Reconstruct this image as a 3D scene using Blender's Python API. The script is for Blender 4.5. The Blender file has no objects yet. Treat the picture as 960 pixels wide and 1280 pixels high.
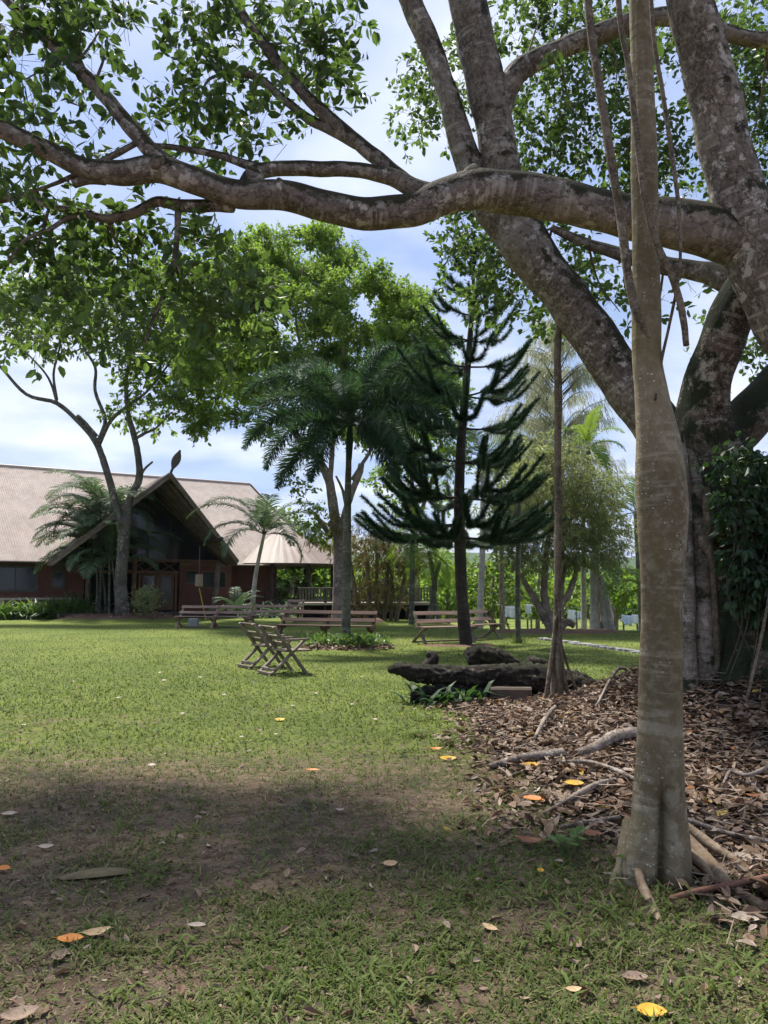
import bpy, math, random
import numpy as np
from mathutils import Vector
random.seed(5)
rng = np.random.default_rng(11)
scn = bpy.context.scene
COL = scn.collection
A = np.array

# ------------------------------------------------------------------ camera
PITCH = math.atan(98 / 924)
CP, SP = math.cos(PITCH), math.sin(PITCH)
CAM = A([0, 0, 1.5])

def P(u, v, d):
    """world point seen at (u, v) of the photo, at world depth y = d"""
    xr, zu = (u - 480) / 924, -(v - 640) / 924
    dx, dy, dz = xr, CP - zu * SP, SP + zu * CP
    s = d / dy
    return A([dx * s, d, 1.5 + dz * s])

def G(u, v, z=0.0):
    xr, zu = (u - 480) / 924, -(v - 640) / 924
    dx, dy, dz = xr, CP - zu * SP, SP + zu * CP
    s = (z - 1.5) / dz
    return A([dx * s, dy * s, z])

cam = bpy.data.cameras.new('camera')
cam.sensor_fit = 'VERTICAL'
cam.sensor_height = 36
cam.sensor_width = 27
cam.lens = 36 * 924 / 1280
cam.clip_start = 0.05
cam.clip_end = 5000
co = bpy.data.objects.new('camera', cam)
co.location = (0, 0, 1.5)
co.rotation_euler = (math.pi / 2 + PITCH, 0, 0)
COL.objects.link(co)
scn.camera = co

# ------------------------------------------------------------------ noise
def _h(ix, iy, seed):
    n = (ix * 374761393 + iy * 668265263 + seed * 974634541) & 0xFFFFFFFF
    n = ((n ^ (n >> 13)) * 1274126177) & 0xFFFFFFFF
    return ((n ^ (n >> 16)) & 0xFFFF) / 65535.0

def vnoise(x, y, seed=0):
    x = np.asarray(x, float); y = np.asarray(y, float)
    ix = np.floor(x).astype(np.int64); iy = np.floor(y).astype(np.int64)
    fx = x - ix; fy = y - iy
    fx = fx * fx * (3 - 2 * fx); fy = fy * fy * (3 - 2 * fy)
    a = _h(ix, iy, seed); b = _h(ix + 1, iy, seed); c = _h(ix, iy + 1, seed); d = _h(ix + 1, iy + 1, seed)
    return (a * (1 - fx) + b * fx) * (1 - fy) + (c * (1 - fx) + d * fx) * fy

def fbm(x, y, seed=0, oct=4):
    s = 0; amp = 0.5; t = 0
    for k in range(oct):
        s = s + amp * vnoise(x * 2 ** k, y * 2 ** k, seed + k); t += amp; amp *= 0.5
    return s / t

def sstep(a, b, x):
    t = np.clip((np.asarray(x, float) - a) / (b - a), 0, 1)
    return t * t * (3 - 2 * t)

def unit(v):
    v = np.asarray(v, float)
    return v / (np.linalg.norm(v, axis=-1, keepdims=True) + 1e-9)

def randu(n):
    return unit(rng.normal(size=(n, 3)))

# ------------------------------------------------------------------ mesh builder
class MB:
    def __init__(self):
        self.v = []; self.f = []; self.bk = []; self.r = []; self.n = 0
    def add(self, V, faces, bk=None, r=None):
        V = np.asarray(V, float).reshape(-1, 3)
        for F in faces:
            F = np.asarray(F, np.int64)
            if F.size:
                self.f.append(F + self.n)
        self.v.append(V)
        self.bk.append(V if bk is None else np.asarray(bk, float).reshape(-1, 3))
        self.r.append(np.full(len(V), 0.5) if r is None else np.broadcast_to(np.asarray(r, float), (len(V),)))
        self.n += len(V)
    def build(self, name, mat, parent=None, smooth=False, origin=None, local=False):
        V = np.concatenate(self.v)
        if parent is not None and not local:
            V = V - np.array(parent.location)
        if parent is None and origin is not None:
            V = V - np.asarray(origin)
        me = bpy.data.meshes.new(name)
        me.vertices.add(len(V))
        me.vertices.foreach_set('co', V.astype(np.float32).ravel())
        sizes = np.concatenate([np.full(len(F), F.shape[1]) for F in self.f])
        loops = np.concatenate([F.ravel() for F in self.f])
        me.loops.add(len(loops))
        me.loops.foreach_set('vertex_index', loops.astype(np.int32))
        me.polygons.add(len(sizes))
        st = np.concatenate([[0], np.cumsum(sizes)[:-1]])
        me.polygons.foreach_set('loop_start', st.astype(np.int32))
        me.update(calc_edges=True)
        me.polygons.foreach_set('use_smooth', np.full(len(sizes), smooth))
        a = me.attributes.new('bk', 'FLOAT_VECTOR', 'POINT')
        a.data.foreach_set('vector', np.concatenate(self.bk).astype(np.float32).ravel())
        a = me.attributes.new('rnd', 'FLOAT', 'POINT')
        a.data.foreach_set('value', np.concatenate(self.r).astype(np.float32))
        me.materials.append(mat)
        me.validate()
        o = bpy.data.objects.new(name, me)
        COL.objects.link(o)
        if parent is not None:
            o.parent = parent
        elif origin is not None:
            o.location = tuple(origin)
        return o

def tag(o, label, cat, group=None):
    o['label'] = label; o['category'] = cat
    if group: o['group'] = group
    return o

def thing(name, label, cat, loc=(0, 0, 0), rz=0.0, group=None):
    o = bpy.data.objects.new(name, None)
    COL.objects.link(o)
    o.location = tuple(float(c) for c in loc); o.rotation_euler = (0, 0, rz)
    o.empty_display_size = 0.2
    return tag(o, label, cat, group)

def kind(o, k):
    o['kind'] = k
    return o

def dup(root, loc, rz, label):
    r = root.copy(); COL.objects.link(r)
    r.location = tuple(loc); r.rotation_euler = (0, 0, rz); r['label'] = label
    for ch in list(root.children):
        c = ch.copy(); COL.objects.link(c); c.parent = r
        for g in ch.children:
            d = g.copy(); COL.objects.link(d); d.parent = c
    return r

# ------------------------------------------------------------------ shapes
def spline(pts, sub=6):
    p = np.asarray(pts, float)
    if len(p) == 2:
        t = np.linspace(0, 1, sub + 1)[:, None]
        return p[0] * (1 - t) + p[1] * t
    q = np.vstack([2 * p[0] - p[1], p, 2 * p[-1] - p[-2]])
    out = []
    for i in range(1, len(q) - 2):
        t = np.linspace(0, 1, sub, endpoint=False)[:, None]
        a, b, c, d = q[i - 1], q[i], q[i + 1], q[i + 2]
        out.append(0.5 * ((2 * b) + (-a + c) * t + (2 * a - 5 * b + 4 * c - d) * t ** 2 + (-a + 3 * b - 3 * c + d) * t ** 3))
    out.append(p[-1:])
    return np.vstack(out)

def tube(mb, pts, rad, seg=10, sub=6, lump=0.0, rmod=None, r=0.5, cap=True, flat=None):
    p = spline(np.column_stack([np.asarray(pts, float), np.broadcast_to(np.asarray(rad, float), (len(pts),))]), sub)
    R = np.maximum(p[:, 3], 0.0008); p = p[:, :3]
    n = len(p)
    T = unit(np.gradient(p, axis=0))
    up = A([0, 0, 1.0]) if abs(T[0, 2]) < 0.9 else A([1.0, 0, 0])
    N = np.zeros((n, 3)); N[0] = unit(np.cross(T[0], np.cross(up, T[0])))
    for i in range(1, n):
        w = N[i - 1] - T[i] * np.dot(N[i - 1], T[i]); N[i] = unit(w)
    B = np.cross(T, N)
    s = np.concatenate([[0], np.cumsum(np.linalg.norm(np.diff(p, axis=0), axis=1))])
    th = np.linspace(0, 2 * math.pi, seg, endpoint=False)
    TH, S = np.meshgrid(th, s)
    rr = R[:, None] * np.ones_like(TH)
    if lump:
        ph = rng.uniform(0, 6.28, 6)
        k = 2.2 / max(R.mean(), 0.02) ** 0.6
        rr = rr * (1 + lump * (np.sin(TH * 2 + S * k * .7 + ph[0]) * .5 + np.sin(TH * 3 - S * k * 1.3 + ph[1]) * .35
             + np.sin(S * k * 2.1 + ph[2] + TH) * .35 + np.sin(TH * 5 + S * k * .9 + ph[3]) * .2))
    if rmod is not None:
        rr = rr * rmod(TH, S, s[-1])
    ca, sa = np.cos(TH), np.sin(TH)
    V = p[:, None, :] + rr[..., None] * (ca[..., None] * N[:, None, :] + sa[..., None] * B[:, None, :])
    rm = R[:, None]
    off = rng.uniform(0, 50, 3)
    bk = np.stack([rm * ca, rm * sa, S], -1) + off
    idx = np.arange(n * seg).reshape(n, seg)
    a = idx[:-1]; b = np.roll(idx, -1, 1)[:-1]; c = np.roll(idx, -1, 1)[1:]; d = idx[1:]
    Q = np.stack([a, b, c, d], -1).reshape(-1, 4)
    V = V.reshape(-1, 3); bk = bk.reshape(-1, 3)
    fs = [Q]
    if cap:
        V = np.vstack([V, p[0], p[-1]]); bk = np.vstack([bk, [0, 0, s[0]] + off, [0, 0, s[-1]] + off])
        i0, i1 = n * seg, n * seg + 1
        t0 = np.stack([np.roll(idx[0], -1), idx[0], np.full(seg, i0)], -1)
        t1 = np.stack([idx[-1], np.roll(idx[-1], -1), np.full(seg, i1)], -1)
        fs.append(np.vstack([t0, t1]))
    mb.add(V, fs, bk, r)
    return p

def box(mb, c, size, ux=(1, 0, 0), uy=(0, 1, 0), uz=(0, 0, 1), r=0.5, bev=0.0):
    """box with centre c, full sizes along the given unit axes (bevelled long edges when bev)"""
    c = A(c, float); ux, uy, uz = A(ux, float), A(uy, float), A(uz, float)
    hx, hy, hz = A(size, float) / 2
    if bev <= 0:
        V = [c + sx * hx * ux + sy * hy * uy + sz * hz * uz for sx in (-1, 1) for sy in (-1, 1) for sz in (-1, 1)]
        F = [[0, 1, 3, 2], [4, 6, 7, 5], [0, 4, 5, 1], [2, 3, 7, 6], [0, 2, 6, 4], [1, 5, 7, 3]]
        V = A(V)
        mb.add(V, [F], np.stack([(V - c) @ ux, (V - c) @ uy, (V - c) @ uz], -1) + rng.uniform(0, 20, 3), r)
        return
    b = bev
    sec = [(hy, hz - b), (hy - b, hz), (-hy + b, hz), (-hy, hz - b), (-hy, -hz + b), (-hy + b, -hz), (hy - b, -hz), (hy, -hz + b)]
    V = A([c + sx * hx * ux + y * uy + z * uz for sx in (-1, 1) for y, z in sec])
    Q = [[i, (i + 1) % 8, 8 + (i + 1) % 8, 8 + i] for i in range(8)]
    mb.add(V, [Q, [[7, 6, 5, 4, 3, 2, 1, 0], [8, 9, 10, 11, 12, 13, 14, 15]]],
           np.stack([(V - c) @ ux, (V - c) @ uy, (V - c) @ uz], -1) + rng.uniform(0, 20, 3), r)

def beam(mb, p0, p1, w, h, up=(0, 0, 1), r=0.5, bev=0.006):
    p0, p1 = A(p0, float), A(p1, float)
    ux = unit(p1 - p0); uy = unit(np.cross(A(up, float), ux)); uz = np.cross(ux, uy)
    box(mb, (p0 + p1) / 2, (np.linalg.norm(p1 - p0), w, h), ux, uy, uz, r, bev)

def sticks(mb, p0, p1, r0, r1=None, r=0.5):
    """many straight thin three-sided twigs"""
    p0 = np.asarray(p0, float); p1 = np.asarray(p1, float); n = len(p0)
    r0 = np.broadcast_to(np.asarray(r0, float), (n,)); r1 = r0 * .6 if r1 is None else np.broadcast_to(r1, (n,))
    T = unit(p1 - p0); h = np.where(np.abs(T[:, 2:3]) < .9, A([[0, 0, 1.0]]), A([[1.0, 0, 0]]))
    N = unit(np.cross(T, h)); B = np.cross(T, N)
    V = np.zeros((n, 6, 3))
    for k in range(3):
        a = k * 2.0944
        o = math.cos(a) * N + math.sin(a) * B
        V[:, k] = p0 + o * r0[:, None]; V[:, 3 + k] = p1 + o * r1[:, None]
    i = np.arange(n)[:, None] * 6
    Q = np.concatenate([i + A([[0, 1, 4, 3]]), i + A([[1, 2, 5, 4]]), i + A([[2, 0, 3, 5]])])
    mb.add(V.reshape(-1, 3), [Q], None, np.repeat(np.broadcast_to(r, (n,)), 6))

# leaf templates: (along, across, lift), faces
LEAF = (A([[0, 0, 0], [.28, -.46, .05], [.68, -.42, .05], [1, 0, -.08], [.68, .42, .05], [.28, .46, .05]]),
        [A([[0, 1, 2, 3], [0, 3, 4, 5]])])
CURL = (A([[0, 0, .0], [.2, -.40, .10], [.5, -.5, .16], [.8, -.33, .10], [1, 0, .05], [.8, .33, .14], [.5, .5, .2], [.2, .40, .12], [.5, 0, 0.0]]),
        [A([[0, 1, 2, 8], [8, 2, 3, 4], [8, 4, 5, 6], [0, 8, 6, 7]])])
STRAP = (A([[0, -.3, 0], [0, .3, 0], [.35, -.5, .03], [.35, .5, .03], [.7, -.38, -.04], [.7, .38, -.04], [1, 0, -.2]]),
         [A([[0, 2, 3, 1], [2, 4, 5, 3]]), A([[4, 6, 5]])])
DROOP = (A([[0, -.3, 0], [0, .3, 0], [.35, -.5, .02], [.35, .5, .02], [.7, -.4, -.13], [.7, .4, -.13], [.95, 0, -.42]]),
         [A([[0, 2, 3, 1], [2, 4, 5, 3]]), A([[4, 6, 5]])])
NEEDLE = (A([[0, -.5, 0], [0, .5, 0], [1, 0, 0]]), [A([[0, 2, 1]])])
BLADE = (A([[0, -.4, 0], [0, .4, 0], [.5, -.5, .0], [.5, .5, .0], [.97, 0, -.18]]), [A([[0, 2, 3, 1]]), A([[2, 4, 3]])])

def leaves(mb, pos, d, nrm, L, W, r, tmpl=LEAF):
    n = len(pos)
    d = unit(d); sd = unit(np.cross(nrm, d)); nn = np.cross(d, sd)
    L = np.broadcast_to(L, (n,)); W = np.broadcast_to(W, (n,)); r = np.broadcast_to(r, (n,))
    T, FS = tmpl; k = len(T)
    V = pos[:, None, :] + (T[None, :, 0:1] * L[:, None, None]) * d[:, None, :] + (T[None, :, 1:2] * W[:, None, None]) * sd[:, None, :] \
        + (T[None, :, 2:3] * L[:, None, None]) * nn[:, None, :]
    i = (np.arange(n) * k)[:, None, None]
    bk = np.broadcast_to(T[None], (n, k, 3)) + (rng.uniform(0, 60, (n, 1, 3)) * A([0, 0, 1]))
    mb.add(V.reshape(-1, 3), [(F[None] + i).reshape(-1, F.shape[1]) for F in FS], bk, np.repeat(r, k))

def in_ell(n, c, R, shell=.5):
    return A(c) + randu(n) * (rng.uniform(0, 1, (n, 1)) ** shell) * A(R)

def clump(mbL, mbT, c, R, n, k=9, tl=.35, L=.13, W=.068, up=.2, droop=.25, tone=None, tr=.003, tmpl=LEAF, flat=.42):
    """n leafy twigs spread through an ellipsoid"""
    n = int(max(n, 3))
    p0 = in_ell(n, c, R, .45)
    o = unit((p0 - A(c)) / A(R))
    td = unit(o * .6 + randu(n) * .75 + A([0, 0, up]))
    tl_ = tl * rng.uniform(.6, 1.3, n)
    p1 = p0 + td * tl_[:, None]
    if mbT is not None:
        sticks(mbT, p0 - td * .12, p1, tr, tr * .5)
    t = rng.uniform(.15, 1.05, (n, k))
    pos = (p0[:, None] + (p1 - p0)[:, None] * t[..., None]).reshape(-1, 3)
    tdr = np.repeat(td, k, 0); m = n * k
    rad = unit(np.cross(tdr, randu(m)))
    ld = unit(tdr * .55 + rad * .85 - A([0, 0, droop]))
    nr = unit(A([0, 0, 1.0]) * flat + randu(m) * .6)
    tone = rng.uniform(.25, .75) if tone is None else tone
    r = np.clip(tone + np.repeat(rng.uniform(-.15, .15, n), k) + rng.uniform(-.2, .2, m), 0, 1)
    s = rng.uniform(.5, 1.35, m)
    leaves(mbL, pos + ld * .015, ld, nr, L * s, W * s, r, tmpl)
# ------------------------------------------------------------------ materials
class NT:
    def __init__(self, name):
        self.m = bpy.data.materials.new(name); self.m.use_nodes = True
        self.t = self.m.node_tree; self.t.nodes.clear()
        self.out = self.t.nodes.new('ShaderNodeOutputMaterial')
    def n(self, typ, **kw):
        x = self.t.nodes.new(typ)
        for k, v in kw.items(): setattr(x, k, v)
        return x
    def link(self, a, b): self.t.links.new(a, b)
    def setin(self, node, key, val):
        s = node.inputs[key]
        if hasattr(val, 'is_output') or isinstance(val, bpy.types.NodeSocket): self.link(val, s)
        else: s.default_value = val
    def attr(self, name, out='Vector'):
        return self.n('ShaderNodeAttribute', attribute_name=name).outputs[out]
    def scale(self, vec, s):
        x = self.n('ShaderNodeVectorMath', operation='MULTIPLY'); self.link(vec, x.inputs[0]); x.inputs[1].default_value = s
        return x.outputs[0]
    def noise(self, vec, scale=5, detail=4, rough=.6, out='Fac'):
        x = self.n('ShaderNodeTexNoise'); self.link(vec, x.inputs['Vector'])
        x.inputs['Scale'].default_value = scale; x.inputs['Detail'].default_value = detail; x.inputs['Roughness'].default_value = rough
        return x.outputs[out]
    def voro(self, vec, scale=5, out='Distance'):
        x = self.n('ShaderNodeTexVoronoi'); self.link(vec, x.inputs['Vector']); x.inputs['Scale'].default_value = scale
        return x.outputs[out]
    def ramp(self, fac, stops, interp='LINEAR'):
        x = self.n('ShaderNodeValToRGB'); self.link(fac, x.inputs[0]); e = x.color_ramp.elements
        x.color_ramp.interpolation = interp
        while len(e) > 1: e.remove(e[-1])
        for i, (p, c) in enumerate(stops):
            k = e[0] if i == 0 else e.new(p)
            k.position = p; k.color = (*c, 1) if len(c) == 3 else c
        return x.outputs[0]
    def step(self, fac, a, b):
        x = self.n('ShaderNodeMapRange'); x.interpolation_type = 'SMOOTHSTEP'
        self.link(fac, x.inputs[0]); x.inputs[1].default_value = a; x.inputs[2].default_value = b
        return x.outputs[0]
    def math(self, op, a, b=0.0):
        x = self.n('ShaderNodeMath', operation=op); self.setin(x, 0, a); self.setin(x, 1, b)
        return x.outputs[0]
    def mix(self, fac, a, b):
        x = self.n('ShaderNodeMix', data_type='RGBA'); self.setin(x, 0, fac)
        self.setin(x, 6, (*a, 1) if isinstance(a, tuple) else a); self.setin(x, 7, (*b, 1) if isinstance(b, tuple) else b)
        return x.outputs[2]
    def bsdf(self, col, rough=.8, bump=None, bstr=.4, bdist=.02, spec=.3, metal=0.0):
        x = self.n('ShaderNodeBsdfPrincipled')
        self.setin(x, 'Base Color', (*col, 1) if isinstance(col, tuple) else col)
        self.setin(x, 'Roughness', rough); x.inputs['Specular IOR Level'].default_value = spec; x.inputs['Metallic'].default_value = metal
        if bump is not None:
            b = self.n('ShaderNodeBump'); b.inputs['Strength'].default_value = bstr; b.inputs['Distance'].default_value = bdist
            self.link(bump, b.inputs['Height']); self.link(b.outputs[0], x.inputs['Normal'])
        return x.outputs[0]
    def done(self, sh):
        self.link(sh, self.out.inputs['Surface']); return self.m

def leaf_mat(name, stops, trans=.35, tcol=(.20, .32, .03), rough=.45, spec=.4):
    t = NT(name); r = t.attr('rnd', 'Fac')
    c = t.ramp(r, stops)
    bk = t.attr('bk')
    c2 = t.mix(t.math('MULTIPLY', t.noise(bk, 6, 2), .5), c, stops[0][1])
    p = t.bsdf(c2, rough, spec=spec)
    tr = t.n('ShaderNodeBsdfTranslucent'); t.link(t.mix(.55, c, tcol), tr.inputs[0])
    m = t.n('ShaderNodeMixShader'); m.inputs[0].default_value = trans
    t.link(p, m.inputs[1]); t.link(tr.outputs[0], m.inputs[2])
    return t.done(m.outputs[0])

def bark_mat(name, dark, mid, pale, ring=.5, lich=.5, moss=.0, mosscol=(.022, .028, .010), scale=1.0, ringf=26, bumpd=.02, yellow=None, spots=0.0, crack=.55):
    t = NT(name); bk = t.attr('bk')
    big = t.noise(bk, 1.6 * scale, 5, .6)
    c = t.mix(t.step(big, .38, .62), dark, mid)
    fine = t.noise(bk, 22 * scale, 5, .7)
    c = t.mix(t.math('MULTIPLY', t.step(fine, .45, .75), .5), c, pale)
    fine2 = t.noise(t.scale(bk, (1, 1, .35)), 60 * scale, 3, .7)
    c = t.mix(t.math('MULTIPLY', t.step(fine2, .50, .72), .35), c, tuple(x * .45 for x in dark))
    rv = t.noise(t.scale(bk, (1.5, 1.5, ringf)), 1.0 * scale, 3, .6)
    brk = t.noise(bk, 3.5 * scale, 3, .6)
    rg = t.math('MULTIPLY', t.step(rv, .53, .63), t.step(brk, .40, .56))
    c = t.mix(t.math('MULTIPLY', rg, ring), c, pale)
    lv = t.noise(bk, 7.5 * scale, 4, .65)
    lv2 = t.noise(bk, 1.1 * scale, 2, .5)
    lm = t.math('MULTIPLY', t.step(lv, .54, .60), t.step(lv2, .42, .6))
    c = t.mix(t.math('MULTIPLY', lm, lich), c, tuple(min(1, x * 1.25) for x in pale))
    if spots:
        sp = t.voro(t.scale(bk, (1, 1, 1.5)), 30 * scale)
        spm = t.math('MULTIPLY', t.step(t.math('ADD', sp, t.math('MULTIPLY', fine, .3)), .36, .26), t.step(t.noise(bk, 3 * scale, 2), .45, .6))
        c = t.mix(t.math('MULTIPLY', spm, spots), c, (.55, .54, .48))
    if yellow:
        yv = t.noise(t.scale(bk, (1.2, 1.2, .5)), 2.2, 3)
        c = t.mix(t.math('MULTIPLY', t.step(yv, .5, .7), .7), c, yellow)
    if moss:
        g = t.n('ShaderNodeNewGeometry'); s = t.n('ShaderNodeSeparateXYZ'); t.link(g.outputs['Normal'], s.inputs[0])
        mn = t.noise(bk, 5 * scale, 5, .7)
        mv = t.math('ADD', s.outputs[2], t.math('MULTIPLY', t.math('SUBTRACT', mn, .5), 2.4))
        mm = t.step(mv, .45 - moss, .75 - moss)
        c = t.mix(mm, c, t.mix(t.noise(bk, 30, 3), mosscol, tuple(x * 2.2 for x in mosscol)))
    ck = t.noise(t.scale(bk, (1, 1, .6)), 5.5 * scale, 5, .65)
    crk = t.step(t.math('ABSOLUTE', t.math('SUBTRACT', ck, .5)), .022, .0)
    c = t.mix(t.math('MULTIPLY', crk, crack), c, tuple(x * .3 for x in dark))
    fine = t.math('SUBTRACT', fine, t.math('MULTIPLY', crk, .8 if crack else 0))
    h = t.math('ADD', t.math('ADD', t.math('MULTIPLY', rv, .7 * ring), t.math('MULTIPLY', fine, .5)), t.math('ADD', t.math('MULTIPLY', fine2, .3), t.math('MULTIPLY', big, .8)))
    return t.done(t.bsdf(c, .85, h, .75, bumpd, .2))

def flat_mat(name, a, b, scale=6, rough=.8, bump=.3, bdist=.01, spec=.3, stretch=(1, 1, 1), attr='bk', metal=0.0, patch=None):
    t = NT(name); bk = t.attr(attr) if attr else t.n('ShaderNodeTexCoord').outputs['Object']
    v = t.scale(bk, stretch)
    n = t.noise(v, scale, 5, .65); n2 = t.noise(v, scale * 6, 4, .7)
    c = t.mix(t.step(t.math('ADD', t.math('MULTIPLY', n, .65), t.math('MULTIPLY', n2, .35)), .35, .65), a, b)
    if patch:
        c = t.mix(t.math('MULTIPLY', t.step(t.noise(bk, scale * .35, 4), .55, .7), .8), c, patch)
    return t.done(t.bsdf(c, rough, n2, bump, bdist, spec, metal))

M = {}
M['fig_bark'] = bark_mat('fig_bark', (.115, .092, .072), (.205, .17, .138), (.45, .415, .365), ring=.5, lich=.7, moss=.42, mosscol=(.020, .018, .009), ringf=16, bumpd=.035)
M['mossy_bark'] = bark_mat('mossy_bark', (.060, .042, .030), (.125, .092, .066), (.42, .39, .33), ring=.6, lich=.55, moss=.62, mosscol=(.014, .018, .008), ringf=16, spots=.8, bumpd=.035)
M['column_bark'] = bark_mat('column_bark', (.12, .095, .065), (.22, .18, .135), (.44, .41, .35), ring=.3, lich=.5, moss=.30, mosscol=(.016, .018, .009), spots=.9, crack=.2)
M['slim_bark'] = bark_mat('slender_bark', (.125, .098, .055), (.205, .163, .097), (.36, .32, .24), ring=.42, lich=.25, ringf=22, yellow=(.115, .095, .034), bumpd=.015, spots=.8, crack=0)
M['root_bark'] = bark_mat('root_bark', (.16, .10, .06), (.30, .22, .14), (.42, .36, .27), ring=.3, lich=.2, crack=0)
M['hang_bark'] = bark_mat('hanging_root_bark', (.10, .075, .045), (.19, .15, .10), (.34, .30, .24), ring=.3, lich=.4, scale=3)
M['grey_bark'] = bark_mat('grey_bark', (.055, .048, .040), (.12, .105, .09), (.28, .26, .23), ring=.25, lich=.8, spots=.5)
M['tan_bark'] = bark_mat('tan_bark', (.11, .085, .065), (.23, .18, .14), (.42, .37, .31), ring=.1, lich=.5, scale=1.5)
M['palm_bark'] = bark_mat('palm_bark', (.062, .062, .046), (.11, .108, .082), (.22, .22, .18), ring=.7, lich=.4, ringf=14)
M['white_palm'] = bark_mat('white_palm_bark', (.38, .34, .29), (.50, .46, .40), (.62, .59, .54), ring=.5, lich=.3, ringf=10)
M['pine_bark'] = bark_mat('pine_bark', (.022, .017, .014), (.045, .035, .028), (.10, .085, .07), ring=.4, lich=.3, ringf=14)
M['twig'] = flat_mat('twig_bark', (.05, .038, .028), (.11, .085, .065), 9)
M['log'] = bark_mat('log_bark', (.016, .012, .009), (.042, .032, .024), (.16, .14, .12), ring=.0, lich=.6, moss=-.25, mosscol=(.016, .019, .009), bumpd=.06, scale=2.5)
M['litter_stick'] = bark_mat('stick_bark', (.12, .09, .07), (.26, .21, .17), (.42, .38, .33), ring=.0, lich=.6, scale=2)
M['red_stick'] = flat_mat('red_stick_bark', (.11, .05, .03), (.22, .11, .07), 9)

M['fig_leaf'] = leaf_mat('fig_leaf', [(0, (.020, .040, .019)), (.5, (.040, .075, .028)), (.85, (.068, .115, .034)), (1, (.14, .185, .04))], .42, (.22, .37, .05))
M['mid_leaf'] = leaf_mat('broad_tree_leaf', [(0, (.050, .105, .018)), (.5, (.10, .18, .028)), (1, (.18, .28, .045))], .5, (.36, .56, .06))
M['left_leaf'] = leaf_mat('left_tree_leaf', [(0, (.032, .066, .018)), (.5, (.068, .125, .027)), (1, (.15, .225, .04))], .5, (.36, .55, .05))
M['palm_leaf'] = leaf_mat('foxtail_leaf', [(0, (.012, .035, .022)), (.5, (.03, .065, .038)), (1, (.08, .14, .06))], .25, (.12, .24, .06), .6, .2)
M['cane_leaf'] = leaf_mat('cane_palm_leaf', [(0, (.04, .07, .04)), (.5, (.085, .13, .07)), (1, (.16, .22, .11))], .25, (.15, .26, .07), .55, .25)
M['lime_leaf'] = leaf_mat('bright_leaf', [(0, (.04, .085, .015)), (.5, (.09, .16, .025)), (1, (.18, .26, .04))], .4, (.3, .42, .04))
M['weep_leaf'] = leaf_mat('weeping_leaf', [(0, (.09, .115, .045)), (.5, (.18, .215, .09)), (1, (.30, .32, .14))], .45, (.42, .48, .14))
M['cas_leaf'] = leaf_mat('casuarina_leaf', [(0, (.19, .20, .12)), (.5, (.28, .29, .18)), (1, (.36, .35, .22))], .5, (.5, .52, .28))
M['tan_leaf'] = leaf_mat('tan_bamboo_leaf', [(0, (.11, .095, .035)), (.5, (.20, .165, .06)), (1, (.27, .25, .08))], .35, (.36, .32, .09))
M['pine_leaf'] = leaf_mat('pine_needle', [(0, (.013, .036, .020)), (.5, (.026, .066, .034)), (1, (.06, .115, .045))], .22, (.06, .13, .04), .5, .3)
M['ivy_leaf'] = leaf_mat('creeper_leaf', [(0, (.010, .026, .012)), (.5, (.022, .055, .02)), (1, (.055, .115, .03))], .28, (.1, .22, .03), .4)
M['bed_leaf'] = leaf_mat('bed_plant_leaf', [(0, (.03, .07, .018)), (.5, (.07, .15, .03)), (1, (.16, .25, .05))], .35, (.22, .36, .05))
M['grass'] = leaf_mat('grass_blade', [(0, (.068, .080, .028)), (.35, (.095, .135, .032)), (.7, (.130, .182, .042)), (.9, (.21, .21, .085)), (1, (.30, .26, .14))], .3, (.18, .26, .03), .6, .12)
M['litter'] = leaf_mat('dead_leaf', [(0, (.030, .020, .013)), (.3, (.115, .066, .037)), (.55, (.20, .125, .074)), (.75, (.30, .212, .145)), (.9, (.42, .335, .27)), (.96, (.30, .11, .035)), (1, (.46, .33, .06))], .08, (.2, .1, .05), .55, .3)
M['yellow_leaf'] = flat_mat('yellow_leaf', (.56, .25, .015), (.60, .38, .03), 5, .5, patch=(.30, .12, .03))
M['orange_leaf'] = flat_mat('orange_leaf', (.52, .21, .014), (.45, .12, .025), 4, .45, patch=(.50, .33, .03))
M['tan_leaf_dry'] = flat_mat('tan_dry_leaf', (.40, .26, .14), (.52, .37, .2), 3, .6)
M['brown_leaf'] = flat_mat('brown_dry_leaf', (.16, .11, .075), (.27, .195, .145), 4, .7, patch=(.09, .06, .04))
M['pale_leaf'] = flat_mat('pale_dry_leaf', (.27, .21, .16), (.42, .35, .28), 3, .6)
M['rust_leaf'] = flat_mat('rust_dry_leaf', (.16, .06, .028), (.26, .11, .05), 3, .55)

M['bench_red'] = flat_mat('weathered_red_timber', (.17, .105, .078), (.31, .215, .17), 5, .8, stretch=(.25, 3, 3))
M['bench_shaded'] = flat_mat('shaded_timber', (.055, .030, .022), (.12, .072, .055), 3, .8, stretch=(.25, 3, 3))  # bench timber with the shade on its slats put into the colour
M['bench_grey'] = flat_mat('grey_weathered_timber', (.11, .085, .065), (.24, .20, .155), 3, .85, stretch=(.25, 3, 3))
M['roof'] = flat_mat('corrugated_roof', (.345, .282, .245), (.455, .385, .342), 1.2, .5, spec=.4, stretch=(1.5, 1.5, .22), patch=(.42, .30, .245))
M['roof_brown'] = flat_mat('veranda_roof', (.15, .115, .095), (.24, .19, .165), 1.0, .6, patch=(.17, .115, .10))
M['redwall'] = flat_mat('red_brown_wall', (.10, .038, .030), (.16, .065, .05), 1.2, .85)
M['timber'] = flat_mat('lodge_timber', (.10, .052, .032), (.18, .10, .065), 3, .75, stretch=(1, 1, 1))
M['logpole'] = flat_mat('rafter_pole', (.09, .065, .055), (.18, .14, .12), 3, .8)
M['dark_timber'] = flat_mat('dark_timber', (.03, .022, .02), (.065, .048, .042), 3, .8)
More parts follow.
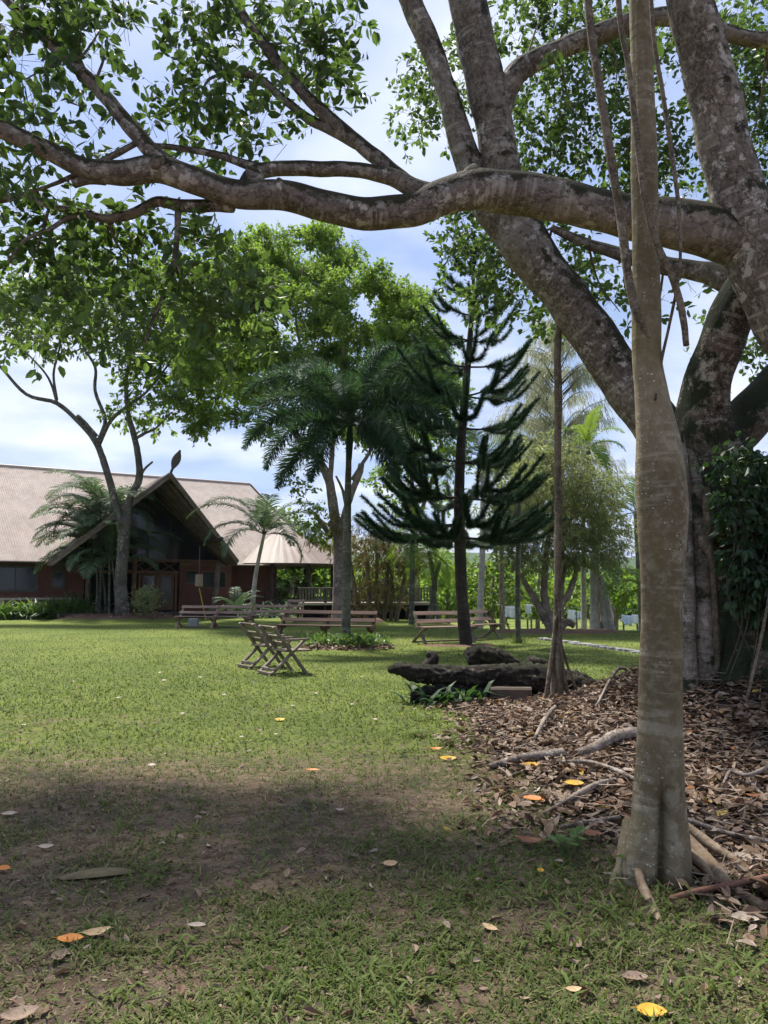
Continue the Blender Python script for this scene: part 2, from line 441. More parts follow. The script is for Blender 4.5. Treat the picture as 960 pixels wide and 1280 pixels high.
M['sill'] = flat_mat('pale_timber', (.34, .27, .23), (.46, .38, .33), 3, .75)
M['green_frame'] = flat_mat('grey_green_frame', (.06, .062, .048), (.10, .10, .08), 3, .7)
M['dark_in'] = flat_mat('recess_shade', (.008, .008, .010), (.018, .017, .02), 2, .9)  # near-black stands in for unlit recesses
M['soffit'] = flat_mat('shaded_soffit', (.008, .008, .011), (.016, .015, .019), 2, .9)  # soffit with the gable's inner darkness put into its colour
M['stone'] = flat_mat('concrete_block', (.07, .054, .04), (.115, .09, .07), 4, .9, patch=(.09, .075, .055))  # base tone lowered to carry the shadow the block sits in
M['greystone'] = flat_mat('grey_stone', (.19, .19, .19), (.33, .32, .31), 3, .85)
M['cloth'] = flat_mat('white_cloth', (.68, .70, .75), (.80, .81, .84), 3, .9)
M['bluecloth'] = flat_mat('blue_white_cloth', (.45, .53, .70), (.66, .72, .82), 3, .9)
M['post'] = flat_mat('fence_post', (.10, .09, .075), (.2, .18, .15), 4, .85)
M['wire'] = flat_mat('wire', (.12, .12, .12), (.22, .22, .22), 4, .5)
M['lamp'] = flat_mat('woven_shade', (.24, .17, .11), (.34, .26, .18), 6, .8)
M['yellowpole'] = flat_mat('yellow_pole', (.50, .38, .05), (.6, .46, .08), 6, .6)
M['finial'] = flat_mat('carved_finial', (.05, .045, .045), (.13, .11, .10), 8, .7)
M['husk'] = flat_mat('palm_husk', (.12, .092, .042), (.19, .15, .075), 5, .7, patch=(.08, .062, .03))
def glass():
    t = NT('dark_glass')
    return t.done(t.bsdf((.012, .017, .024), .12, spec=.6))
M['glass'] = glass()
def hill_mat():
    t = NT('hill_forest'); o = t.n('ShaderNodeTexCoord').outputs['Object']
    return t.done(t.bsdf(t.ramp(t.noise(o, .06, 6, .7), [(.3, (.02, .04, .015)), (.55, (.04, .075, .022)), (.75, (.07, .11, .03))]), .9, t.noise(o, .15, 5), 1.0, 3.0))
M['hill'] = hill_mat()
def ground_mat():
    t = NT('lawn_and_soil'); pos = t.n('ShaderNodeTexCoord').outputs['Object']
    dirt = t.attr('dirt', 'Fac'); lit = t.attr('lit', 'Fac'); mul = t.attr('mulch', 'Fac')
    n1 = t.noise(pos, .35, 4, .6); n2 = t.noise(pos, 9, 5, .7); n3 = t.noise(pos, 55, 4, .75)
    g = t.mix(t.step(n1, .35, .65), (.11, .145, .027), (.175, .21, .040))
    g = t.mix(t.math('MULTIPLY', t.step(n2, .4, .65), .55), g, (.050, .085, .018))
    g = t.mix(t.math('MULTIPLY', t.step(n3, .45, .7), .4), g, (.15, .17, .05))
    nb = t.noise(pos, .9, 5, .65)
    g = t.mix(t.math('MULTIPLY', t.step(nb, .58, .72), .6), g, (.17, .15, .07))
    s = t.mix(t.step(n2, .35, .68), (.105, .070, .047), (.25, .178, .122))
    s = t.mix(t.math('MULTIPLY', t.step(n3, .5, .72), .6), s, (.17, .125, .095))
    s = t.mix(t.step(t.noise(pos, 2.3, 4), .5, .68), s, (.105, .080, .062))
    n4 = t.noise(pos, 170, 3, .7); s = t.mix(t.math('MULTIPLY', t.step(n4, .5, .7), .6), s, (.035, .024, .018))
    mk = t.step(t.math('ADD', dirt, t.math('ADD', t.math('MULTIPLY', t.math('SUBTRACT', n2, .5), 1.5), t.math('MULTIPLY', t.math('SUBTRACT', n3, .5), 1.1))), .12, .62)
    c = t.mix(mk, g, s)
    d = t.mix(t.step(n3, .35, .65), (.018, .012, .009), (.06, .042, .032))
    c = t.mix(t.step(t.math('ADD', lit, t.math('MULTIPLY', t.math('SUBTRACT', n2, .5), .8)), .4, .6), c, d)
    mc = t.mix(t.step(n3, .35, .65), (.085, .045, .03), (.24, .15, .115))
    c = t.mix(t.step(t.math('ADD', mul, t.math('MULTIPLY', t.math('SUBTRACT', n2, .5), .5)), .4, .6), c, mc)
    h = t.math('ADD', t.math('MULTIPLY', n2, 1.0), t.math('MULTIPLY', n3, 1.3))
    return t.done(t.bsdf(c, .9, h, .9, .03, .15))
M['ground'] = ground_mat()
# ------------------------------------------------------------------ ground
BED = G(432, 812); LT = A([-13.35, 38.0, 0]); WT = A([6.1, 26.5, 0])
LB = A([G(u, v)[:2] for u, v in [(1400, 1290), (960, 1185), (860, 1128), (770, 1085), (650, 1045), (625, 1000), (565, 955), (540, 905), (520, 888), (560, 874), (640, 866)]])

def lit_mask(x, y):
    """1 inside the leaf litter under the fig"""
    yb = np.interp(y, LB[:, 1], np.arange(len(LB)))
    xb = np.interp(y, LB[:, 1], LB[:, 0])
    d = x - xb + (fbm(x * 1.6, y * 1.6, 3) - .5) * 1.0 - .28
    m = sstep(-.5, .5, d)
    return m * sstep(10.9, 10.2, y + (fbm(x, y, 9) - .5)) * sstep(2.2, 2.7, y)

def mul_mask(x, y):
    a = sstep(1.15, .85, np.hypot((x - BED[0]) / 1.25, (y - BED[1] - .2) / .95))
    b = sstep(1.1, .8, np.hypot((x - LT[0] - .2) / 3.0, (y - LT[1] + .6) / 2.0))
    c = sstep(1.1, .8, np.hypot((x - WT[0]) / 2.5, (y - WT[1]) / 1.6))
    e = sstep(1.1, .8, np.hypot((x + 2.0) / 2.2, (y - 32.5) / 1.4))
    f = sstep(1.1, .7, np.hypot((x - 2.0) / 1.2, (y - 19.8) / .6)) * .8
    return np.maximum.reduce([a, b, c, e, f])

def dirt_mask(x, y):
    n = .55 * fbm(x * .75 + 3, y * .95, 21) + .45 * fbm(x * 2.6 + 3, y * 3.4, 22)
    bias = np.interp(y, [2, 2.7, 3.4, 4.6, 5.8, 7.0, 8.5, 10.5], [.50, .42, .34, .24, .14, 0, -.12, -.5])
    bias = bias + .22 * sstep(.1, -1.4, x) * sstep(7, 4.5, y) - .12 * sstep(.2, 1.0, x) * sstep(4.4, 3.4, y)
    d = (n - .5) * 2.6 + bias
    for u, v, rx, ry, s in [(470, 985, .5, .36, .5), (290, 1090, .55, .4, .55), (60, 1115, .6, .35, .6), (60, 1230, .5, .2, .5), (640, 1175, .3, .16, .5), (90, 985, .7, .35, .35),
                            (580, 1010, .5, .4, .5), (330, 870, 1.0, .3, .1)]:
        g = G(u, v)
        d = d + s * np.exp(-(((x - g[0]) / rx) ** 2 + ((y - g[1]) / ry) ** 2))
    for u, v, rx, ry, s in [(340, 935, 1.2, .8, .5), (180, 1010, .6, .35, .45), (560, 1060, .6, .4, .4), (430, 1200, .5, .25, .35)]:
        g = G(u, v)
        d = d - s * np.exp(-(((x - g[0]) / rx) ** 2 + ((y - g[1]) / ry) ** 2))
    return np.clip(d, 0, 1)

def gz(x, y):
    x = np.asarray(x, float); y = np.asarray(y, float)
    z = .80 * np.exp(-(((x - 4.3) / 1.55) ** 2 + ((y - 8.6) / 1.6) ** 2)) + .16 * np.exp(-(((x - 3.6) / 2.6) ** 2 + ((y - 7.6) / 2.4) ** 2))
    z = z + .10 * lit_mask(x, y) * (fbm(x * 2.5, y * 2.5, 5) - .3)
    z = z + mul_mask(x, y) * np.where(y > 30, .30, .12) * (.6 + .6 * fbm(x * 3, y * 3, 8))
    z = z + .035 * (fbm(x * .8, y * .8, 13) - .5) * sstep(30, 5, y) + .02 * (fbm(x * 5, y * 5, 14) - .5) * sstep(12, 5, y)
    z = z - 1.45 * sstep(27, 46, y) * sstep(2.0, 6.5, x) 
    return z

def build_ground():
    def axis(a, b, n, hi, k, lo=None, kl=0):
        c = np.linspace(a, b, n)
        st = c[1] - c[0]
        h = [b]
        while h[-1] < hi: st *= k; h.append(h[-1] + st)
        out = list(c) + h[1:]
        if lo is not None:
            st = c[1] - c[0]; l = [a]
            while l[-1] > lo: st *= kl; l.append(l[-1] - st)
            out = l[:0:-1] + out
        return A(out)
    xs = axis(-5, 8, 190, 900, 1.09, -900, 1.09)
    ys = axis(1.6, 13, 170, 1500, 1.04, -60, 1.3)
    X, Y = np.meshgrid(xs, ys)
    Z = gz(X, Y)
    V = np.stack([X, Y, Z], -1).reshape(-1, 3)
    ny, nx = X.shape
    i = np.arange(nx * ny).reshape(ny, nx)
    Q = np.stack([i[:-1, :-1], i[:-1, 1:], i[1:, 1:], i[1:, :-1]], -1).reshape(-1, 4)
    mb = MB(); mb.add(V, [Q])
    o = mb.build('ground', M['ground'], smooth=True)
    for nm, fn in [('dirt', lambda x, y: np.maximum(dirt_mask(x, y), (.74 + .14 * sstep(.8, -1, x)) * sstep(8.5, 5.0, y))), ('lit', lit_mask), ('mulch', mul_mask)]:
        a = o.data.attributes.new(nm, 'FLOAT', 'POINT')
        a.data.foreach_set('value', fn(X, Y).astype(np.float32).ravel())
    kind(o, 'structure')
build_ground()

# gravel edging strip that runs across the lawn on the right
mb = MB(); a, b = G(676, 799), G(815, 818.5)
n = 26
for i in range(n):
    c = a + (b - a) * (i + .5) / n
    for j in range(3):
        q = c + A([rng.uniform(-.06, .06), (j - 1) * .24 + rng.uniform(-.04, .04), 0])
        q[2] = gz(q[0], q[1]) + .015
        th = rng.uniform(0, 3.1)
        k = rng.uniform(.07, .13)
        ang = np.linspace(0, 6.283, 7, endpoint=False) + rng.uniform(0, 1)
        ra = k * rng.uniform(.75, 1.2, 7)
        top = np.stack([q[0] + ra * np.cos(ang), q[1] + ra * np.sin(ang), np.full(7, q[2] + rng.uniform(.02, .05))], -1)
        bot = top.copy(); bot[:, :2] += (bot[:, :2] - q[:2]) * .15; bot[:, 2] = q[2] - .05
        mb.add(np.vstack([bot, top]), [[[x, (x + 1) % 7, 7 + (x + 1) % 7, 7 + x] for x in range(7)], [list(range(7, 14))]], None, rng.uniform())
kind(mb.build('stone_path', M['greystone']), 'structure')

# hills far beyond the trees
mb = MB()
xs = np.linspace(-700, 900, 120); ys = np.linspace(430, 900, 26)
X, Y = np.meshgrid(xs, ys)
t = (Y - 430) / 470
Z = -6 + np.sin(np.clip(t * 1.5, 0, 1) * 1.57) * (16 + 34 * fbm(X / 210, Y / 400, 31, 3) + 12 * fbm(X / 40, Y / 60, 32, 3))
ny, nx = X.shape; i = np.arange(nx * ny).reshape(ny, nx)
mb.add(np.stack([X, Y, Z], -1).reshape(-1, 3), [np.stack([i[:-1, :-1], i[:-1, 1:], i[1:, 1:], i[1:, :-1]], -1).reshape(-1, 4)])
kind(mb.build('hills', M['hill'], smooth=True), 'structure')

# ------------------------------------------------------------------ grass (nobody could count it)
def sample_ground(n, y0, y1, pw, half=.66):
    u = rng.uniform(0, 1, n)
    k = 1 - pw
    y = (y0 ** k + u * (y1 ** k - y0 ** k)) ** (1 / k)
    x = rng.uniform(-half, half, n) * y
    return x, y

def grass(name, n, y0, y1, pw, Lr, Wr, lay, tuft=.5, tone=.5, floor=.04):
    x, y = sample_ground(n, y0, y1, pw)
    # pull blades into little tufts
    tx = np.round(x * 9 + fbm(x * 9, y * 9, 41) * 2) / 9; ty = np.round(y * 9 + fbm(y * 9, x * 9, 42) * 2) / 9
    w = rng.uniform(0, tuft, n)
    x = x + (tx - x) * w; y = y + (ty - y) * w
    d = dirt_mask(x, y); l = lit_mask(x, y); m = mul_mask(x, y)
    clumpy = fbm(x * 4, y * 4, 51, 3)
    dens = np.clip(1.05 - 1.15 * d + (clumpy - .5) * 1.5, floor * (.4 + clumpy), 1) * (1 - .985 * l) * (1 - .93 * m)
    if y0 > 5: dens = dens * sstep(y0, y0 + 5, y)
    dens = dens * sstep(y1, y1 - (3.5 if y1 < 12 else 8), y)
    keep = rng.uniform(0, 1, n) < dens
    x, y = x[keep], y[keep]; n = len(x)
    pos = np.stack([x, y, gz(x, y) - .004], -1)
    el = rng.uniform(lay[0], lay[1], n); az = rng.uniform(0, 6.283, n)
    dd = np.stack([np.cos(az) * np.cos(el), np.sin(az) * np.cos(el), np.sin(el)], -1)
    nr = unit(np.stack([-np.cos(az) * np.sin(el), -np.sin(az) * np.sin(el), np.cos(el)], -1) + randu(n) * .35)
    big = .75 + .6 * fbm(x * 1.3, y * 1.3, 61)
    L = rng.uniform(*Lr, n) * big; W = rng.uniform(*Wr, n)
    tone_ = np.clip(tone + (fbm(x * .5, y * .5, 71) - .5) * .9 + rng.normal(0, .17, n), 0, .9)
    dry = rng.uniform(0, 1, n) < np.clip(.06 + .38 * dirt_mask(x, y), 0, .45)
    tone_ = np.where(dry, rng.uniform(.9, 1, n), tone_)
    mb = MB(); leaves(mb, pos, dd, nr, L, W, tone_, BLADE)
    return kind(mb.build(name, M['grass']), 'stuff')

grass('grass', 125000, 2.0, 12, 1.15, (.030, .075), (.005, .0095), (.05, 1.0), .45, .33)
grass('grass', 140000, 2.0, 11, 1.1, (.022, .055), (.004, .0085), (.02, .55), .35, .35, .62)
grass('grass', 150000, 6.0, 36, 1.25, (.035, .065), (.010, .022), (.2, 1.2), .2, .52)

# broad lush tufts in the foreground and by the slender trunk
mb = MB()
for u, v, n, L in [(700, 1180, 46, .13), (820, 1150, 30, .14), (740, 1140, 30, .12), (660, 1130, 22, .11), (560, 940, 46, .16), (520, 925, 40, .15), (505, 945, 30, .13), (180, 1105, 26, .12), (200, 1050, 22, .1), (165, 1040, 16, .1),
                   (250, 1040, 16, .09), (350, 1250, 30, .10), (450, 1230, 26, .1), (150, 1250, 22, .08), (520, 1250, 26, .1), (930, 1230, 34, .12), (880, 1180, 20, .12), (600, 1100, 20, .1), (860, 1245, 22, .1),
                   (240, 1190, 18, .09), (330, 1090, 18, .09), (560, 1200, 18, .09), (720, 1250, 20, .09), (800, 1120, 18, .12), (520, 1060, 16, .09), (600, 1040, 16, .1), (530, 905, 30, .15), (575, 925, 20, .12)]:
    g = G(u, v)
    p = np.stack([g[0] + rng.normal(0, .09, n), g[1] + rng.normal(0, .09, n)], -1)
    pos = np.column_stack([p, gz(p[:, 0], p[:, 1])])
    el = rng.uniform(.25, 1.25, n); az = rng.uniform(0, 6.283, n)
    dd = np.stack([np.cos(az) * np.cos(el), np.sin(az) * np.cos(el), np.sin(el)], -1)
    nr = np.stack([-np.cos(az) * np.sin(el), -np.sin(az) * np.sin(el), np.cos(el)], -1)
    leaves(mb, pos, dd, unit(nr + randu(n) * .2), L * rng.uniform(.6, 1.2, n), rng.uniform(.009, .015, n), np.clip(rng.normal(.55, .13, n), 0, .88), DROOP)
kind(mb.build('grass', M['grass']), 'stuff')

# ------------------------------------------------------------------ leaf litter
def litter():
    mb = MB()
    def lay(n, x, y, Lr, zr, tone, tilt, tm=CURL):
        z = gz(x, y) + rng.uniform(*zr, n)
        az = rng.uniform(0, 6.283, n)
        dd = unit(np.stack([np.cos(az), np.sin(az), rng.normal(0, tilt, n)], -1))
        nr = unit(A([[0, 0, 1.0]]) + randu(n) * tilt * 1.4)
        nr = nr * np.where(rng.uniform(0, 1, (n, 1)) < .35, -1, 1)
        L = rng.uniform(*Lr, n)
        leaves(mb, np.stack([x, y, z], -1) - dd * L[:, None] * .5, dd, nr, L, L * rng.uniform(.38, .56, n), tone(n), tm)
    n = 95000
    x = rng.uniform(.1, 8, n); y = rng.uniform(2.6, 11, n)
    k = rng.uniform(0, 1, n) < lit_mask(x, y) * np.interp(y, [2.6, 5, 9, 11], [.5, .62, .42, .25])
    x, y = x[k], y[k]
    tone = lambda m: np.where(rng.uniform(0, 1, m) < .035, rng.uniform(.93, 1, m), np.clip(rng.normal(.52, .22, m), 0, .92))
    h = len(x) // 2
    lay(h, x[:h], y[:h], (.03, .115), (.0, .05), tone, .42)
    lay(len(x) - h, x[h:], y[h:], (.02, .13), (.0, .045), tone, .3, LEAF)
    # strays over the lawn
    n = 900
    x, y = sample_ground(n, 2.3, 22, 1.5)
    lay(n, x, y, (.02, .07), (.008, .03), lambda m: np.clip(rng.normal(.6, .2, m), .2, .92), .35)
    # crumbs of soil, bark and leaf on the worn turf
    n = 15000
    x, y = sample_ground(n, 2.1, 9, 1.2)
    k = rng.uniform(0, 1, n) < .25 + dirt_mask(x, y); x, y = x[k], y[k]
    lay(len(x), x, y, (.006, .026), (.002, .01), lambda m: np.clip(rng.normal(.38, .22, m), .05, .9), .6)
    # on the mulch beds
    n = 2600
    x = np.concatenate([BED[0] + rng.normal(0, .75, n // 2), LT[0] + rng.normal(0, 1.6, n // 2)]); y = np.concatenate([BED[1] + rng.normal(0, .5, n // 2), LT[1] - .6 + rng.normal(0, .8, n // 2)])
    k = mul_mask(x, y) > .3; x, y = x[k], y[k]
    lay(len(x), x, y, (.07, .15), (.0, .04), lambda m: np.clip(rng.normal(.58, .18, m), .1, .95), .3)
    # fine twigs
    n = 6000
    x = rng.uniform(.5, 7.5, n); y = rng.uniform(3, 10.6, n)
    k = rng.uniform(0, 1, n) < lit_mask(x, y); x, y = x[k], y[k]; n = len(x)
    az = rng.uniform(0, 6.283, n); L = rng.uniform(.06, .38, n)
    p0 = np.stack([x, y, gz(x, y) + rng.uniform(.01, .06, n)], -1)
    p1 = p0 + np.stack([np.cos(az) * L, np.sin(az) * L, rng.normal(.0, .12, n) * L], -1)
    p1[:, 2] = np.maximum(p1[:, 2], gz(p1[:, 0], p1[:, 1]) + .005)
    sticks(mb, p0, p1, rng.uniform(.0015, .005, n), None, rng.uniform(.5, .9, n))
    return kind(mb.build('leaf_litter', M['litter']), 'stuff')
litter()
# ------------------------------------------------------------------ the big fig tree
FB = A([4.25, 8.75, .55])
fig = thing('fig_tree', 'huge spreading fig tree with lichened mossy limbs and thick trunk on the leaf mound', 'tree', FB)
def pp(L):
    """[(u, v, depth, diameter in px)] -> points, radii"""
    p = A([P(u, v, d) for u, v, d, w in L]); r = A([w * d / 924 / 2 for u, v, d, w in L])
    return p, r
def limb(name, L, seg=14, sub=6, lump=.075, mat='fig_bark', parent=None):
    mb = MB(); p, r = pp(L); tube(mb, p, r, seg, sub, lump)
    return mb.build(name, M[mat], parent or fig, smooth=True)

# trunk: buttressed mass
mb = MB()
def flute(TH, S, T):
    f = np.exp(-S / 1.1)
    return 1 + .10 * np.sin(TH * 5 + .6 + S * .3) * (.4 + f) + .12 * np.sin(TH * 3 + 1.9) * (.3 + f) + .05 * np.sin(TH * 9 + S)
tube(mb, [FB + A([.05, 0, -.45]), FB + A([0, 0, .1]), FB + A([0, 0, .8]), FB + A([-.02, .05, 1.4]), FB + A([-.03, .05, 1.9]), FB + A([-.06, .05, 2.3]), FB + A([-.1, .05, 2.6])],
     [1.02, .86, .74, .70, .64, .52, .25], 44, 8, .03, flute)
mb.build('trunk', M['mossy_bark'], fig, smooth=True)
# buttress roots and pale columns at the foot
def column(L, mat='root_bark', name='root', seg=12, lump=.07):
    mb = MB(); p, r = pp(L); tube(mb, p, r, seg, 6, lump); return mb.build(name, M[mat], fig, smooth=True)
column([(858, 880, 7.75, 38), (858, 850, 7.8, 27), (857, 780, 7.85, 24), (856, 690, 7.9, 22), (852, 600, 8.0, 20), (848, 540, 8.1, 14)], 'column_bark')
column([(884, 885, 7.8, 44), (881, 850, 7.85, 30), (880, 790, 7.9, 27), (876, 700, 7.95, 24), (870, 620, 8.05, 20), (862, 560, 8.1, 12)], 'column_bark')
column([(897, 875, 7.8, 16), (896, 820, 7.8, 9), (893, 740, 7.8, 8), (890, 700, 7.8, 10), (880, 676, 7.85, 16), (874, 668, 7.95, 13)], 'hang_bark')
column([(893, 715, 7.82, 9), (886, 690, 7.85, 10), (884, 640, 7.9, 12), (882, 612, 8.0, 12)], 'hang_bark')
column([(915, 890, 7.6, 60), (925, 850, 7.7, 52), (932, 800, 7.75, 46), (940, 720, 7.8, 40), (948, 650, 7.95, 30)], 'mossy_bark')
column([(985, 900, 7.4, 90), (985, 850, 7.5, 80), (985, 760, 7.6, 70), (985, 680, 7.9, 50)], 'mossy_bark')

limb('limb', [(912, 660, 8.55, 130), (885, 560, 8.4, 84), (880, 500, 8.3, 64), (902, 425, 8.1, 56), (930, 368, 7.9, 55), (955, 330, 7.8, 52), (985, 285, 7.8, 46), (1040, 180, 7.9, 40), (1090, 40, 8.1, 34)], 18, mat='mossy_bark')
limb('limb', [(915, 640, 8.6, 90), (898, 570, 8.6, 66), (930, 528, 8.7, 58), (965, 490, 8.8, 58), (1010, 448, 9.0, 54), (1090, 380, 9.4, 48), (1200, 280, 9.8, 40)], 18, mat='mossy_bark')
limb('limb', [(1100, 800, 7.9, 110), (1105, 680, 7.8, 92), (1075, 550, 7.6, 84), (1020, 460, 7.4, 80), (980, 395, 7.25, 76), (950, 330, 7.15, 74), (925, 255, 7.1, 70), (905, 175, 7.0, 64), (885, 90, 6.9, 62), (862, 0, 6.8, 60), (835, -120, 6.8, 54), (800, -260, 6.8, 46)], 20)
# the limb that leans out to the left, and its two risers
limb('limb', [(915, 650, 8.65, 90), (850, 566, 8.9, 66), (795, 500, 9.1, 60), (742, 420, 9.2, 56), (695, 356, 9.25, 58), (655, 302, 9.25, 64), (630, 240, 9.2, 58), (618, 160, 9.1, 50), (601, 80, 9.0, 50), (584, 0, 8.9, 52), (560, -110, 8.9, 48), (545, -250, 8.9, 40)], 20)
limb('limb', [(662, 318, 9.3, 40), (612, 262, 9.2, 42), (585, 205, 9.15, 36), (562, 125, 9.05, 29), (535, 50, 9.0, 29), (508, -10, 8.9, 30), (470, -110, 8.9, 26)])
limb('limb', [(616, 175, 9.15, 30), (634, 112, 9.05, 31), (655, 84, 9.0, 29), (700, 62, 8.9, 27), (750, 42, 8.8, 26), (800, 25, 8.7, 25), (850, 22, 8.7, 23), (905, 40, 8.7, 21), (960, 50, 8.7, 19), (1060, 30, 8.7, 15)])
limb('limb', [(935, 372, 8.0, 34), (905, 348, 8.25, 32), (868, 338, 8.5, 26), (820, 330, 8.7, 22), (770, 316, 8.9, 17), (730, 303, 9.0, 13), (690, 285, 9.0, 9)])
# the long horizontal limb
limb('limb', [(1090, 560, 7.7, 80), (1030, 440, 7.5, 72), (965, 345, 7.3, 72), (920, 300, 7.2, 70), (860, 283, 7.15, 63), (780, 270, 7.1, 55), (715, 254, 7.1, 53), (655, 243, 7.1, 54), (600, 237, 7.05, 53), (555, 246, 7.0, 46), (515, 262, 6.95, 41), (455, 267, 6.9, 42), (400, 256, 6.85, 40),
               (350, 243, 6.8, 37), (300, 244, 6.75, 36), (250, 228, 6.7, 36), (200, 212, 6.65, 35), (150, 216, 6.6, 31), (105, 210, 6.55, 27), (50, 183, 6.5, 25), (0, 162, 6.4, 23), (-80, 140, 6.3, 21), (-200, 120, 6.2, 16)], 20, 6, .06)
# knots and branch collars
for u, v, d, w in [(588, 222, 6.98, 26), (352, 236, 6.72, 20), (318, 222, 6.85, 20), (196, 204, 6.55, 18)]:
    mb = MB(); q = P(u, v, d); r0 = w * d / 924 / 2
    ax = unit(randu(1)[0] * A([1, .3, 1])); tube(mb, [q - ax * r0 * 1.6, q - ax * r0 * .7, q, q + ax * r0 * .8, q + ax * r0 * 1.7], [r0 * .3, r0 * .85, r0, r0 * .8, r0 * .25], 12, 4, .12)
    mb.build('knot', M['fig_bark'], fig, smooth=True)
limb('branch', [(560, 246, 7.05, 34), (520, 236, 7.05, 24), (480, 205, 7.1, 20), (440, 172, 7.15, 19), (385, 122, 7.2, 17), (330, 55, 7.3, 14), (288, -4, 7.4, 12), (240, -80, 7.5, 9)], 10)
limb('branch', [(445, 180, 7.15, 15), (415, 163, 7.2, 14), (385, 148, 7.25, 13), (350, 120, 7.3, 11), (318, 95, 7.4, 11), (276, 92, 7.45, 7)], 10)
limb('branch', [(525, 240, 7.0, 24), (490, 222, 7.0, 22), (450, 213, 7.0, 20), (400, 211, 7.0, 19), (345, 211, 7.0, 20), (318, 217, 6.95, 20), (303, 236, 6.85, 18)], 10)
limb('branch', [(330, 213, 7.0, 16), (300, 203, 7.05, 12), (270, 193, 7.1, 10), (215, 184, 7.2, 8), (170, 180, 7.3, 5)], 8)
limb('branch', [(215, 212, 6.7, 30), (185, 184, 6.7, 22), (150, 143, 6.75, 20), (118, 105, 6.8, 18), (85, 75, 6.85, 16), (40, 32, 6.9, 13), (0, -8, 7.0, 10), (-60, -70, 7.1, 7)], 10)
limb('branch', [(290, 254, 6.8, 24), (262, 257, 6.85, 17), (225, 257, 6.9, 16), (198, 252, 6.95, 14), (168, 266, 7.0, 13), (134, 273, 7.05, 12), (94, 263, 7.1, 9), (62, 258, 7.1, 8), (31, 245, 7.1, 9), (-10, 251, 7.1, 9), (-70, 250, 7.2, 6)], 10)
limb('branch', [(100, 268, 7.1, 8), (80, 275, 7.1, 7), (62, 287, 7.05, 6), (32, 300, 7.0, 5), (5, 335, 7.0, 4)], 8)
limb('branch', [(223, 258, 6.9, 9), (221, 300, 6.9, 8), (217, 330, 6.95, 8), (206, 366, 7.0, 7), (193, 395, 7.0, 5), (180, 430, 7.0, 3)], 8)
limb('branch', [(130, 222, 6.6, 20), (108, 224, 6.6, 15), (91, 229, 6.6, 13)], 8)
limb('branch', [(172, 178, 6.75, 8), (150, 190, 6.7, 9), (120, 205, 6.7, 8), (80, 225, 6.7, 6), (40, 240, 6.7, 4)], 8)

# crown
LV, TW = MB(), MB()
def cl(d, CL_, rd=.55, dens=84, k=9, **kw):
    for u, v, ru, rv in CL_:
        du = d + rng.uniform(-.3, .3)
        s = du / 924
        n = math.pi * ru * rv * s * s * dens
        clump(LV, TW, P(u, v, du), (ru * s, rd, rv * s), n, k, **kw)
cl(7.0, [(30, 8, 80, 38), (118, 22, 62, 34), (66, 62, 62, 34), (20, 105, 48, 30), (110, 72, 40, 26), (14, 150, 40, 26), (62, 178, 52, 18), (30, 215, 40, 26), (22, 262, 40, 26), (150, 165, 16, 16), (128, 170, 14, 12)], L=.125, W=.066)
cl(7.3, [(240, 150, 44, 38), (198, 185, 34, 22), (258, 96, 46, 40), (292, 50, 52, 42), (245, 12, 48, 26), (318, 140, 44, 34), (372, 52, 56, 46), (408, 98, 38, 44), (418, 28, 34, 30), (340, 4, 60, 22), (385, 142, 28, 18), (285, 186, 36, 12), (346, 172, 18, 10)], L=.115, W=.062)
cl(7.4, [(40, 285, 55, 36), (105, 305, 60, 38), (28, 352, 50, 40), (90, 372, 55, 36), (165, 322, 50, 34), (150, 276, 55, 18), (235, 335, 56, 42), (290, 358, 48, 40), (205, 395, 52, 28), (268, 408, 44, 28), (140, 418, 40, 22), (40, 410, 46, 28), (225, 285, 40, 16), (330, 400, 24, 30)], L=.115, W=.062, tone=.66)  # brighter tone under the limb: backlight put into the leaf colour
cl(11.2, [(552, 110, 44, 66), (520, 150, 26, 36), (700, 52, 66, 44), (676, 135, 56, 56), (738, 180, 60, 56), (660, 205, 46, 36), (770, 90, 50, 56), (808, 215, 50, 40), (720, 15, 66, 24), (640, 15, 56, 28),
          (592, 305, 50, 36), (612, 345, 50, 34), (655, 372, 56, 30), (572, 288, 30, 24), (700, 395, 40, 20), (690, 325, 40, 30), (735, 345, 28, 30), (812, 195, 40, 46), (800, 60, 50, 50)], L=.105, W=.058, rd=.8)
cl(9.6, [(770, 370, 26, 26), (782, 412, 20, 30), (820, 375, 22, 30), (745, 345, 14, 16), (862, 362, 16, 14)], L=.11, W=.06, rd=.3, dens=30)
cl(11.5, [(905, 100, 50, 70), (935, 215, 46, 60), (940, 20, 50, 34), (940, 405, 40, 46), (908, 440, 30, 24), (965, 330, 30, 50), (990, 120, 50, 90), (1010, 420, 50, 60), (880, 235, 26, 26), (1040, 250, 60, 90), (925, 150, 40, 40), (950, 280, 30, 40), (915, 60, 40, 30), (920, 330, 24, 30)], L=.105, W=.058, rd=.8)
# the canopy carries on above the frame and over the viewer
for k in range(9):
    x, y = rng.uniform(-6.5, 8), rng.uniform(-3.5, 8.5)
    z = rng.uniform(7.6, 10.2)
    q = A([x, y, z])
    # keep it above the picture
    if y > 1.0 and (z - 1.5) / y < .93: z = 1.5 + .93 * y + 1.1; q[2] = z
    clump(LV, TW, q, (rng.uniform(.9, 1.7), rng.uniform(.9, 1.6), .5), 24, 9, L=.135, W=.075)
for k in range(16):
    x, y = rng.uniform(-8, 10), rng.uniform(6, 14)
    q = A([x, y, 1.5 + .95 * y + rng.uniform(.8, 2.5)])
    clump(LV, TW, q, (1.4, 1.3, .7), 26, 9, L=.135, W=.075)
cr = LV.build('crown', M['fig_leaf'], fig); TW.build('twig_sprays', M['twig'], fig)
kind(cr, 'stuff')
